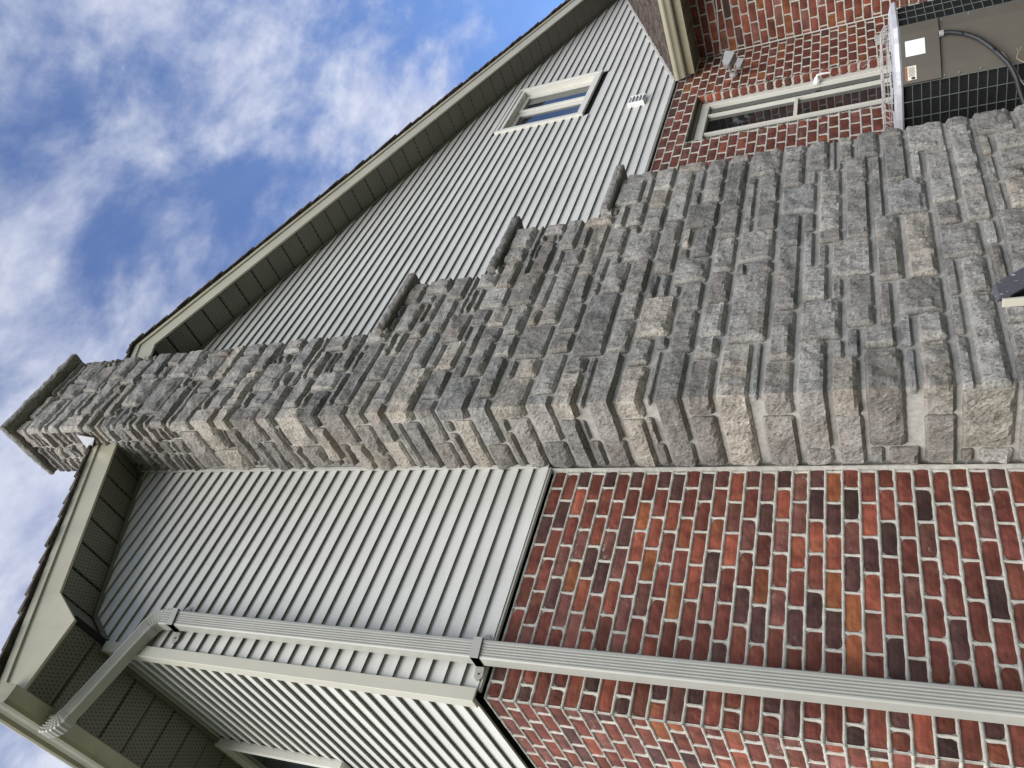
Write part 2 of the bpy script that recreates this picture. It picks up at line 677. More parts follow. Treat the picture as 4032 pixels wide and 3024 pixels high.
def mortar_wall(mb, axis, plane, a0, a1, k0, k1, segs, hole=None, BC=BC):
    """backing sheet with weathered, slightly proud beads along the bed and head joints"""
    def pt(a, d, z):
        return (a, plane + d, z) if axis == 'x' else (plane + d, a, z)
    zt, zb = Z0 - k0 * BC, Z0 - k1 * BC
    rects = [(a0, a1, zb, zt)]
    if hole:
        h0, h1, hb, ht = hole
        rects = [(a0, h0, zb, zt), (h1, a1, zb, zt), (h0, h1, ht, zt), (h0, h1, zb, hb)]
    for (p_, q_, r_, s_) in rects:
        mb.add([pt(p_, .006, r_), pt(q_, .006, r_), pt(q_, .006, s_), pt(p_, .006, s_)], [(0, 1, 2, 3)])
    prof = [(-.0095, .006), (-.0065, -.0005), (-.002, -.0038), (.003, -.0038), (.0065, .0), (.0095, .006)]

    def bead(pts, horiz, sc=1.0):
        vs = []
        for i, (a, z) in enumerate(pts):
            j = nv(a * 31, z * 31, plane * 7) * .0022
            w = 1 + .45 * nv(a * 23 + 9, z * 23, 5)
            dd = .0028 * nv(a * 40, z * 40, 2)
            for (o, d) in prof:
                q = d + (dd if d < .004 else 0)
                if horiz:
                    vs.append(pt(a, q, z + o * w * sc + j))
                else:
                    vs.append(pt(a + o * w * sc + j, q + .0006, z))
        n_ = len(prof)
        fs = [(i * n_ + k, i * n_ + k + 1, (i + 1) * n_ + k + 1, (i + 1) * n_ + k) for i in range(len(pts) - 1) for k in range(n_ - 1)]
        mb.add(vs, fs)
    for k in range(k0, k1 + 1):
        z = Z0 - k * BC
        parts = [(a0, a1)]
        if hole and hole[2] < z < hole[3]:
            parts = [(a0, hole[0]), (hole[1], a1)]
        for (p_, q_) in parts:
            ns = max(2, int((q_ - p_) / .03))
            bead([(p_ + (q_ - p_) * i / ns, z) for i in range(ns + 1)], True)
    for (a, z) in segs:
        bead([(a, z - BC / 2 + BC * i / 4) for i in range(5)], False, .95)


KMAX = 34
CHX = 1.474
CH_R = 4.03
HOLE = (5.61, 6.60, .95, 3.15)
# near wall left of the chimney
heads = {}
for k in range(0, KMAX):
    odd = (k % 2 == 0)      # first course under the siding is a "half" course
    course('gable', 'x', k, .0, CHX + .01, .093 if odd else 0.0, NEAR[k % len(NEAR)] if k else 'rrdrrrd')
    course('side', 'y', k, .0, 2.3, 0.0 if odd else .093)
    course('gable_right', 'x', k, CH_R - .10, 7.61, .05 + (.103 if odd else 0), None, HOLE)
    course('wing', 'y', k + 2, -2.2, 0.0, -.04 + (.103 if odd else 0))


def head_segs(wall):
    out = []
    zs = {}
    for w in bricks:
        if w[0] == wall:
            zs.setdefault(round(w[2] / BC * 4), []).append(w)
            out.append((w[6][1], w[2]))
    mx = {}
    return out


gw = MB()
mortar_wall(gw, 'x', 0, -.002, CHX + .02, 0, KMAX, [s for s in head_segs('gable') if s[0] < CHX - .02])
gable_wall = gw.build('brick_wall', M['mortar'], house, 'red brick wall left of the chimney')
gw = MB()
mortar_wall(gw, 'y', 0, -.002, 2.3, 0, KMAX, [s for s in head_segs('side') if s[0] < 2.28])
side_wall = gw.build('brick_wall', M['mortar'], house, 'brick side wall turning away at the house corner')
gw = MB()
mortar_wall(gw, 'x', 0, CH_R - .12, 7.62, 0, KMAX, [s for s in head_segs('gable_right') if s[0] < 7.58 and not (abs(s[0] - HOLE[0]) < .004 or abs(s[0] - HOLE[1]) < .004 and s[1] < HOLE[3])], HOLE, BCS['gable_right'])
# brick reveals of the window opening
right_wall = gw.build('brick_wall', M['mortar'], house, 'red brick wall around the ground floor window')

wing = root('side_wing', (9.8, -1.0, 0), 'lower brick wing with shingled roof and gutter beside the gable', 'building wing')
gw = MB()
mortar_wall(gw, 'y', 7.61, -2.2, .0, 2, KMAX + 2, [s for s in head_segs('wing') if s[0] < -.02], None, BCS['wing'])
wing_wall = gw.build('brick_wall', M['mortar'], wing)

WALL_OBJ = {'gable': gable_wall, 'side': side_wall, 'gable_right': right_wall, 'wing': wing_wall}
PLANE = {'gable': 0, 'side': 0, 'gable_right': 0, 'wing': 7.61}


def bpos(w):
    return Vector((w[1], PLANE[w[0]], w[2])) if w[4] == 'x' else Vector((PLANE[w[0]], w[1], w[2]))


def score(w):
    d, ok = in_view(bpos(w))
    hid = w[0] == 'gable_right' and w[1] < 3.95
    return (w[3] / d) if ok and not hid else 0


for bl, walls, quota in ((house, ('gable', 'side', 'gable_right'), 298), (wing, ('wing',), 298)):
    lst = sorted([w for w in bricks if w[0] in walls], key=score, reverse=True)
    single, rest = lst[:quota], lst[quota:]
    single = [w for w in single if score(w) > 0]
    rest = [w for w in lst if w not in single] if len(single) < quota else rest
    for w in single:
        me, kw = brick_data(w[3], BCS[w[0]] - .015, random.randrange(9), w[4])
        o = inst('brick', me, bpos(w), WALL_OBJ[w[0]], BR[w[5]])
        o.scale = (w[3] / kw, 1, 1) if w[4] == 'x' else (1, w[3] / kw, 1)
    keys = list(BR)
    for wn in walls:
        mb = MB()
        for w in rest:
            if w[0] != wn:
                continue
            vs, fs = brick_geo(w[3], BCS[w[0]] - .015, random.randrange(9))
            kx = w[3] / round(w[3], 2)
            P_ = bpos(w)
            if w[4] == 'x':
                pv = [(P_.x + v[0] * kx, P_.y + v[1], P_.z + v[2]) for v in vs]
            else:
                pv = [(P_.x + v[1], P_.y - v[0] * kx, P_.z + v[2]) for v in vs]
            mb.add(pv, fs, keys.index(w[5]))
        if mb.v:
            mb.build('brickwork', [BR[k] for k in keys], WALL_OBJ[wn], kind='stuff')

# brick returns inside the window opening (right and left jambs)
rv = MB()
keys = list(BR)
for k in range(0, KMAX - 4):
    z = Z0 - (k + .5) * BCS['gable_right']
    if z < HOLE[2] or z > HOLE[3]:
        continue
    for x, sgn in ((HOLE[1], 1), (HOLE[0], -1)):
        vs, fs = brick_geo(.09, BCS['gable_right'] - .015, k % 9)
        rv.add([(x + sgn * v[1], .047 + v[0] * .98, z + v[2]) for v in vs], fs, keys.index(random.choice(CODE)))
rv.build('jamb_brickwork', [BR[k] for k in keys], right_wall, kind='stuff')
rm = MB()
for x, sgn in ((HOLE[1], 1), (HOLE[0], -1)):
    rm.box((x + .004 * sgn, .003, HOLE[2]), (x + .05 * sgn, .2, HOLE[3]))
rm.build('jamb_mortar', M['mortar'], right_wall)

# ---- solid body behind the facings (keeps light from leaking)
core = MB()
core.box((.03, .10, 0), (HOLE[0] - .05, 4.5, 6.1))
core.box((HOLE[1] + .05, .10, 0), (12.6, 4.5, 3.9))
core.box((HOLE[0] - .05, .60, 0), (HOLE[1] + .05, 4.5, 6.1))
core.box((HOLE[0] - .05, .10, HOLE[3] + .03), (HOLE[1] + .05, .60, 6.1))
core.box((HOLE[0] - .05, .10, 0), (HOLE[1] + .05, .60, HOLE[2] - .02))
core.build('wall_core', M['dark'], house)

# ---- siding -------------------------------------------------------------
back = MB()
# backing behind the boards, left part and right part, right up under the roof
back.prism([(.0, -.006, SB + .02), (CHX + .6, -.006, SB + .02), (CHX + .6, -.006, zsl(CHX + .6)), (.195, -.006, 6.46), (.0, -.006, 6.16)], (0, .10, 0))
GW = (6.70, 7.84, 4.45, 5.545)
xe = (7.1 + 1.701 - WING_Z0 + WING_S * WING_X0) / (.378 + WING_S)


def back_poly(poly):
    back.prism([(x, -.006, z) for x, z in poly], (0, .095, 0))


zx = WING_Z0 + WING_S * (GW[1] - WING_X0)
back_poly([(2.0, SB + .02), (GW[0], SB + .02), (GW[0], zsr(GW[0])), (APX, APZ), (2.0, zsl(2.0))])
back_poly([(GW[0], SB + .02), (WING_X0, SB + .02), (GW[1], zx + .02), (GW[1], GW[2]), (GW[0], GW[2])])
back_poly([(GW[0], GW[3]), (GW[1], GW[3]), (GW[1], zsr(GW[1])), (GW[0], zsr(GW[0]))])
back_poly([(GW[1], zx + .02), (xe, zsr(xe)), (GW[1], zsr(GW[1]))])
sidewall = back.build('siding_backing', M['dark'], house, 'gable wall clad in pale grey horizontal siding')

PROF = [(.024, PB + .012), (-.0005, .0006), (.0012, 0.), (.0035, .0012), (.0045, .016), (.026, .017)]


def board(x0f, x1f, z, plane, axis, parent, dy=0):
    """one course of lap siding; ends follow the functions x0f, x1f of height"""
    ns = [0, 1] if True else []
    rings = []
    zs = [z + q[1] for q in PROF]
    for s_ in (0, 1):
        ring = []
        for (d, h) in PROF:
            a = (x0f if s_ == 0 else x1f)(z + h)
            ring.append((a, plane + d + dy, z + h) if axis == 'x' else (plane + d + dy, a, z + h))
        rings.append(ring)
    # a few intermediate stations with a faint wobble so that long boards are not dead straight
    n_ = 6
    rr = []
    for i in range(n_ + 1):
        f = i / n_
        wob = .0016 * nv(i * 1.7, z * 9, plane + 4)
        rr.append([tuple(rings[0][k][q] * (1 - f) + rings[1][k][q] * f + (wob if q == (1 if axis == 'x' else 0) and 0 < k < 5 else 0) for q in range(3)) for k in range(len(PROF))])
    mb = MB()
    n2 = len(PROF)
    vs = [p for r_ in rr for p in r_]
    fs = [(i * n2 + k, i * n2 + k + 1, (i + 1) * n2 + k + 1, (i + 1) * n2 + k) for i in range(n_) for k in range(n2 - 1)]
    mb.add(vs, fs)
    return mb.build('siding_board', M['siding'], parent)


def left_x(z):
    a = .022
    if z > 6.46:
        a = .195 + (z - 6.46) / .5
    elif z > 6.18:
        a = .018 + (z - 6.18) / 1.58
    return max(a, .022)


def right_x(z):
    a = 4.5 + (7.1 - z) / .378
    if z > WING_Z0:
        a = min(a, WING_X0 + (z - WING_Z0) / WING_S)
    else:
        a = min(a, WING_X0)
    return a


i = 0
while True:
    z = SB + i * PB
    if z > 7.66:
        break
    if z < 7.05:
        board(left_x, lambda q: max(CHX + .02, left_x(q)), z, YS, 'x', sidewall)
    # right of the chimney
    xs0 = (2.2 if z > 4.75 else 2.75 if z > 4.0 else 3.3)
    lo = (lambda q, a=xs0: max(a, APX - (APZ - q) / .5) if q > 7.0 else a)
    if z + PB < GW[2] - .02 or z > GW[3] + .005:
        xb = right_x(z)
        if xb - xs0 > 3:
            cut = random.uniform(xs0 + .8, xb - .8)
            board(lo, lambda q, c=cut: c + .02, z, YS, 'x', sidewall, .001)
            board(lambda q, c=cut: c, right_x, z, YS, 'x', sidewall, -.0006)
        else:
            board(lo, right_x, z, YS, 'x', sidewall)
    else:
        board(lo, lambda q: GW[0] - .01, z, YS, 'x', sidewall)
        if right_x(z) > GW[1] + .02:
            board(lambda q: GW[1] + .01, right_x, z, YS, 'x', sidewall)
    i += 1

# side wall siding (faces -X)
SX = -.030
sb = MB()
sb.box((-.004, -.01, SB + .02), (.03, 1.25, 6.16))
sb.box((-.004, 1.25, SB + .02), (.03, 2.6, 5.02))
sideclad = sb.build('siding_backing', M['dark'], house, 'bright side wall clad in pale siding beyond the corner post')
for i in range(0, 27):
    z = SB + i * PB
    board(lambda q: -.02, lambda q, e=(1.235 if z > 4.95 else 2.6): e, z, SX, 'y', sideclad)

# corner post, starter strips, J trims
cp = MB()
cp.prism([(-.046, -.050, SB - .004), (.024, -.050, SB - .004), (.024, -.034, SB - .004), (-.030, -.034, SB - .004), (-.030, .022, SB - .004), (-.046, .022, SB - .004)], (0, 0, 6.165 - SB))
cp.build('corner_post', M['trim'], house, bevel=.002)
for a_, b_ in (((.03, -.038, 6.175), (.19, -.038, 6.44)), ((.195, -.038, 6.438), (1.60, -.038, zsl(1.60) - .022)), ((APX, -.038, APZ - .02), (10.9, -.038, zsr(10.9) - .02))):
    jt = MB()
    jt.bar(a_, b_, .010, .028)
    jt.build('soffit_channel', M['soffit_plain'], house)
for a_, b_ in (((CHX - .014, -.046, SB), (CHX + .01, -.030, 7.10)), ((.022, -.030, SB - .012), (CHX, -.004, SB + .002)), ((3.4, -.030, SB - .012), (7.16, -.004, SB + .002))):
    jt = MB()
    jt.box(a_, b_)
    jt.build('siding_trim', M['siding'], house)
jt = MB()
jt.bar((WING_X0 - .04, -.044, WING_Z0 + .012), (xe, -.044, WING_Z0 + WING_S * (xe - WING_X0) + .022), .012, .032)
jt.build('siding_trim', M['siding'], house)

# ---- soffits -------------------------------------------------------------
YF = -.345
sf = MB()
# plywood above the panels
sf.prism([(.16, 0, zsl(.16) + .02), (APX, 0, APZ + .02), (12.4, 0, zsr(12.4) + .02), (12.4, 0, zsr(12.4) + .05), (APX, 0, APZ + .05), (.16, 0, zsl(.16) + .05)], (0, YF + .01, 0))
soff = sf.build('soffit_deck', M['dark'], house, 'dark olive soffit under the gable overhang')


def panel_rake(x0, x1, zf):
    g_ = .004
    y0, y1 = YF + .012, -.030
    xs_ = [x0 + g_, x0 + .012, x1 - .012, x1 - g_]
    dz = [.012, 0, 0, .012]
    vs = []
    for y in (y0, y1):
        for x, d in zip(xs_, dz):
            vs.append((x, y, zf(x) + d))
    mb = MB()
    mb.add(vs, [(0, 1, 5, 4), (1, 2, 6, 5), (2, 3, 7, 6)])
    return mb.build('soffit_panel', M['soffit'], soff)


x = .165
while x < 2.3:
    panel_rake(x, x + .203, zsl)
    x += .203
x = 2.701
while x < 11.2:
    panel_rake(x, x + .203, zsr)
    x += .203
# sloping return piece and level eave soffit
rp = MB()
rp.prism([(.160, 0, 6.437), (-.030, 0, 6.145), (-.030, 0, 6.165), (.150, 0, 6.46)], (0, YF + .01, 0))
rp.build('soffit_return', M['soffit_plain'], soff)
es = MB()
es.box((-.45, YF + .01, 6.165), (.03, 4.4, 6.185))
eav = es.build('eave_soffit', M['dark'], house, 'dark olive perforated soffit under the left eave')
y = -.333
while y < 3.6:
    mb = MB()
    ys_ = [y + .003, y + .011, y + .206, y + .214]
    vs = [(xx, yy, 6.15 + d) for xx in (-.448, -.02) for yy, d in zip(ys_, (.012, 0, 0, .012))]
    mb.add(vs, [(0, 1, 5, 4), (1, 2, 6, 5), (2, 3, 7, 6)])
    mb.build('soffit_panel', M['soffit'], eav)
    y += .217
ec = MB()
ec.box((-.055, -.02, 6.125), (-.026, 4.2, 6.148))
ec.build('soffit_channel', M['soffit_plain'], house)

# ---- fascias ----------------------------------------------------------------
fa = MB()
fa.prism([(-.472, YF - .012, zsl(-.472)), (1.52, YF - .012, zsl(1.52)), (1.52, YF - .012, zsl(1.52) + .195), (-.472, YF - .012, zsl(-.472) + .150)], (0, .02, 0))
fa.build('fascia_board', M['fascia'], house)
fa = MB()
fa.prism([(-.480, YF - .026, zsl(-.48) + .150), (1.52, YF - .026, zsl(1.52) + .195), (1.52, YF - .026, zsl(1.52) + .255), (-.480, YF - .026, zsl(-.48) + .210)], (0, .03, 0))
fa.build('drip_edge', M['fascia'], house)
fa = MB()
fa.prism([(2.2, YF - .012, zsl(2.2)), (APX, YF - .012, APZ), (APX, YF - .012, APZ + .19), (2.2, YF - .012, zsl(2.2) + .19)], (0, .02, 0))
fa.build('fascia_board', M['fascia'], house)
fa = MB()
fa.prism([(APX + .002, YF - .013, APZ), (6.1, YF - .013, zsr(6.1)), (6.1, YF - .013, zsr(6.1) + .185), (APX + .002, YF - .013, APZ + .19)], (0, .02, 0))
fa.build('fascia_board', M['fascia'], house)
fa = MB()
fa.prism([(6.09, YF - .0145, zsr(6.09)), (12.4, YF - .0145, zsr(12.4)), (12.4, YF - .0145, zsr(12.4) + .18), (6.09, YF - .0145, zsr(6.09) + .183)], (0, .02, 0))
fa.build('fascia_board', M['fascia'], house)
fa = MB()
fa.prism([(2.2, YF - .026, zsl(2.2) + .19), (APX, YF - .026, APZ + .19), (12.4, YF - .026, zsr(12.4) + .18), (12.4, YF - .026, zsr(12.4) + .235), (APX, YF - .026, APZ + .245), (2.2, YF - .026, zsl(2.2) + .25)], (0, .03, 0))
fa.build('drip_edge', M['fascia'], house)
# pork-chop piece closing the boxed eave
pc = MB()
pc.prism([(-.470, YF - .018, 6.118), (-.010, YF - .018, 6.118), (.156, YF - .018, 6.424), (.156, YF - .018, 6.434), (-.470, YF - .018, 6.140)], (0, .02, 0))
pc.build('eave_return', M['fascia'], house)
ef = MB()
ef.box((-.470, YF, 6.128), (-.448, 4.4, 6.33))
ef.build('eave_fascia', M['soffit_plain'], house)

# ---- roof -------------------------------------------------------------------
rf = MB()
a, b_, c_ = (-.50, zsl(-.50) + .235), (APX, APZ + .262), (12.5, zsr(12.5) + .25)
rf.prism([(a[0], 0, a[1]), (b_[0], 0, b_[1]), (c_[0], 0, c_[1]), (c_[0], 0, c_[1] - .03), (b_[0], 0, b_[1] - .03), (a[0], 0, a[1] - .03)], (0, 4.4, 0))
rf.prism([(a[0], YF + .006, a[1]), (1.50, YF + .006, zsl(1.50) + .25), (1.50, YF + .006, zsl(1.50) + .222), (a[0], YF + .006, a[1] - .03)], (0, -YF - .006, 0))
rf.prism([(2.28, YF + .006, zsl(2.28) + .25), (b_[0], YF + .006, b_[1]), (c_[0], YF + .006, c_[1]), (c_[0], YF + .006, c_[1] - .03), (b_[0], YF + .006, b_[1] - .03), (2.28, YF + .006, zsl(2.28) + .222)], (0, -YF - .006, 0))
roof = rf.build('roof', M['dark'], house, 'dark shingled gable roof')
sh = MB()


def shingle_rows(p0, p1, y0f, y1, n_):
    p0, p1 = Vector(p0), Vector(p1)
    d = (p1 - p0)
    up = Vector((-d.z, 0, d.x)).normalized()
    if up.z < 0:
        up = -up
    for k in range(n_):
        q0 = p0 + d * (k / n_)
        q1 = p0 + d * ((k + 1.25) / n_)
        y0 = y0f + random.uniform(-.010, .006)
        lift = .030 + random.uniform(0, .012)
        th = .013
        poly = [q0 + up * lift, q1 + up * .006, q1 + up * -.004, q0 + up * (lift - th - .012)]
        sh.prism([(p.x, y0, p.z) for p in poly], (0, y1 - y0, 0))


shingle_rows((-.515, 0, zsl(-.515) + .235), (1.50, 0, zsl(1.50) + .255), YF - .050, 0.0, 16)
shingle_rows((2.28, 0, zsl(2.28) + .255), (APX, 0, APZ + .265), YF - .050, 0.0, 4)
shingle_rows((12.5, 0, zsr(12.5) + .245), (APX, 0, APZ + .265), YF - .050, 4.4, 72)
shingle_rows((-.515, 0, zsl(-.515) + .235), (APX, 0, APZ + .265), 0.0, 4.4, 26)
sh.build('shingle', M['shingle'], roof, kind='stuff')

# ---- left eave gutter -------------------------------------------------------
gp = [(-.462, 6.225), (-.462, 6.098), (-.545, 6.098), (-.568, 6.104), (-.580, 6.122), (-.590, 6.150), (-.604, 6.172), (-.626, 6.184), (-.636, 6.200), (-.636, 6.226), (-.622, 6.226),
      (-.622, 6.206), (-.610, 6.188), (-.592, 6.176), (-.578, 6.152), (-.569, 6.124), (-.545, 6.106), (-.470, 6.106), (-.470, 6.225)]
gt = MB()
gt.prism([(x, -.425, z) for x, z in gp], (0, 4.8, 0))
gt.prism([(x, -.428, z) for x, z in gp[:11]] + [], (0, .004, 0))
gutter = gt.build('gutter', M['gutter'], house, 'olive metal eave gutter at the left edge')

# ---- gable window ---------------------------------------------------------
wz0, wz1, wx0, wx1 = 4.44, 5.555, 6.685, 7.86
wf = MB()
t_ = .035
y0 = YS - .022
# J trim round the opening
wf.box((wx0, y0, wz0), (wx0 + t_, -.02, wz1))
wf.box((wx1 - .04, y0, wz0), (wx1, -.02, wz1))
wf.box((wx0 + t_, y0 + .001, wz1 - t_), (wx1 - .04, -.02, wz1))
wf.box((wx0 + t_, y0 + .001, wz0), (wx1 - .04, -.02, wz0 + t_))
# deep liner
wf.box((wx0 + t_, y0 + .012, wz0 + t_), (wx0 + .085, .075, wz1 - t_))
wf.box((wx1 - .085, y0 + .012, wz0 + t_), (wx1 - .04, .075, wz1 - t_))
wf.box((wx0 + .085, y0 + .014, wz1 - .085), (wx1 - .085, .075, wz1 - t_))
wf.box((wx0 + .085, y0 + .014, wz0 + t_), (wx1 - .085, .075, wz0 + .085))
gwin = wf.build('window', M['white_trim'], house, 'two light gable window with white frame under the roof slope', bevel=.002)
for (p_, q_) in ((wx0 + .085, 7.315), (7.320, wx1 - .085)):
    s_ = MB()
    a0, a1, b0, b1 = p_, q_, wz0 + .085, wz1 - .085
    y_ = .040 if p_ < 7 else .022
    w_ = .055
    s_.box((a0, y_, b0), (a0 + w_, y_ + .04, b1))
    s_.box((a1 - w_, y_, b0), (a1, y_ + .04, b1))
    s_.box((a0 + w_, y_ + .001, b1 - w_), (a1 - w_, y_ + .04, b1))
    s_.box((a0 + w_, y_ + .001, b0), (a1 - w_, y_ + .04, b0 + w_))
    s_.build('sash', M['white_trim'], gwin, bevel=.002)
    s_ = MB()
    s_.box((a0 + w_ - .004, y_ + .022, b0 + w_ - .004), (a1 - w_ + .004, y_ + .028, b1 - w_ + .004))
    s_.build('pane', M['glass'], gwin)

# ---- ground floor window -----------------------------------------------------
hb, ht = HOLE[2], HOLE[3]
lw = MB()
fx0, fx1 = HOLE[0] + .012, HOLE[1] - .02
yf = .085
lw.box((fx0, yf, hb), (fx0 + .06, yf + .09, 3.115))
lw.box((fx1 - .075, yf, hb), (fx1, yf + .09, 3.115))
lw.box((fx0 + .06, yf + .001, 3.03), (fx1 - .075, yf + .09, 3.115))
lw.box((fx0 + .06, yf + .001, hb), (fx1 - .075, yf + .09, hb + .07))
bwin = lw.build('window', M['white_trim'], house, 'tall cream framed window set deep in the brick wall', bevel=.003)
for (xa, xb) in ((5.895, 5.930), (6.300, 6.332)):
    s_ = MB()
    s_.box((xa, yf + .012, hb + .07), (xb, yf + .075, 3.03))
    s_.build('mullion', M['white_trim'], bwin, bevel=.002)
s_ = MB()
s_.box((5.930, yf + .014, 2.155), (6.300, yf + .075, 2.190))
s_.build('meeting_rail', M['white_trim'], bwin, bevel=.002)
for (xa, xb, za, zb) in ((fx0 + .055, 5.898, hb + .06, 3.035), (5.927, 6.303, 2.185, 3.035), (5.927, 6.303, hb + .06, 2.158), (6.329, fx1 - .07, hb + .06, 3.035)):
    s_ = MB()
    s_.box((xa, yf + .040 + random.uniform(0, .003), za), (xb, yf + .047, zb))
    s_.build('pane', M['glass'], bwin)
lt = MB()
lt.box((HOLE[0] - .01, .004, ht + .001), (HOLE[1] + .01, .20, ht + .02))
lt.box((HOLE[0] + .002, .060, 3.117), (HOLE[1] - .002, .20, ht))
lt.build('lintel_cap', M['soffit_plain'], bwin)

# ---- wing roof, gutter and soffit -------------------------------------------
wd = MB()
y0, y1 = -3.0, -.06


def zw(x):
    return WING_Z0 + WING_S * (x - WING_X0)


wd.prism([(7.06, y0, zw(7.06) - .012), (12.2, y0, zw(12.2) - .012), (12.2, y0, zw(12.2) - .05), (7.06, y0, zw(7.06) - .05)], (0, y1 - y0, 0))
wroof = wd.build('roof', M['dark'], wing)
sh = MB()
xk = 7.03
dx = .132
while xk < 12.0:
    y = y0
    # tabs of one course, each a hair different in height and tone
    yy = y0 + random.uniform(0, .3)
    prev = y0
    while prev < y1:
        nx_ = min(prev + random.uniform(.18, .34), y1)
        lift = .016 + random.uniform(0, .010)
        off = random.uniform(-.006, .006)
        a0 = xk + off
        poly = [(a0, zw(a0) + lift), (a0 + dx * 1.35, zw(a0 + dx * 1.35) + .004), (a0 + dx * 1.35, zw(a0 + dx * 1.35) - .006), (a0, zw(a0) + lift - .014)]
        sh.prism([(px, prev + .001, pz) for px, pz in poly], (0, nx_ - prev - .002, 0))
        prev = nx_
    xk += dx
sh.build('shingle', M['shingle'], wroof, kind='stuff')
wg = MB()
# K-style gutter facing the camera side
gq = [(7.10, 3.425), (7.10, 3.318), (7.052, 3.318), (7.040, 3.330), (7.032, 3.352), (7.022, 3.370), (7.006, 3.384), (7.0, 3.398), (7.0, 3.428), (7.012, 3.428), (7.012, 3.402), (7.030, 3.380), (7.046, 3.340), (7.060, 3.326), (7.092, 3.326), (7.092, 3.425)]
wg.prism([(x, -.055, z) for x, z in gq], (0, -2.9, 0))
wg.build('gutter', M['fascia'], wing, 'sand coloured gutter along the lower roof edge')
wb = MB()
wb.box((7.112, -2.95, 3.232), (7.138, -.05, 3.40))
wb.build('fascia_board', M['gutter'], wing)
ws = MB()
ws.box((7.138, -2.95, 3.262), (7.62, -.01, 3.28))
wsd = ws.build('soffit_deck', M['dark'], wing)
y = -.02
while y > -2.8:
    mb = MB()
    ys_ = [y - .214, y - .206, y - .011, y - .003]
    vs = [(xx, yv, 3.240 + d) for xx in (7.139, 7.60) for yv, d in zip(ys_, (.010, 0, 0, .010))]
    mb.add(vs, [(0, 1, 5, 4), (1, 2, 6, 5), (2, 3, 7, 6)])
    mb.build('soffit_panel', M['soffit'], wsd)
    y -= .217
wc = MB()
wc.box((7.72, -2.9, 0), (12.1, -.03, 3.24))
wc.build('wall_core', M['dark'], wing)

# ---- side wall window --------------------------------------------------------
sw = MB()
sw.box((-.075, 1.245, 5.0), (-.012, 1.285, 6.148))
sw.box((-.075, 2.46, 5.0), (-.012, 2.50, 6.148))
sw.box((-.075, 1.285, 6.10), (-.012, 2.46, 6.147))
sw.box((-.075, 1.285, 5.0), (-.012, 2.46, 5.045))
sw.box((-.060, 1.285, 5.045), (-.014, 1.318, 6.10))
sw.box((-.060, 1.318, 6.062), (-.014, 2.46, 6.099))
swin = sw.build('window', M['white_trim'], house, 'side window just under the left eave', bevel=.002)
s_ = MB()
s_.box((-.030, 1.30, 5.03), (-.022, 2.47, 6.08))
s_.build('pane', M['glass'], swin)

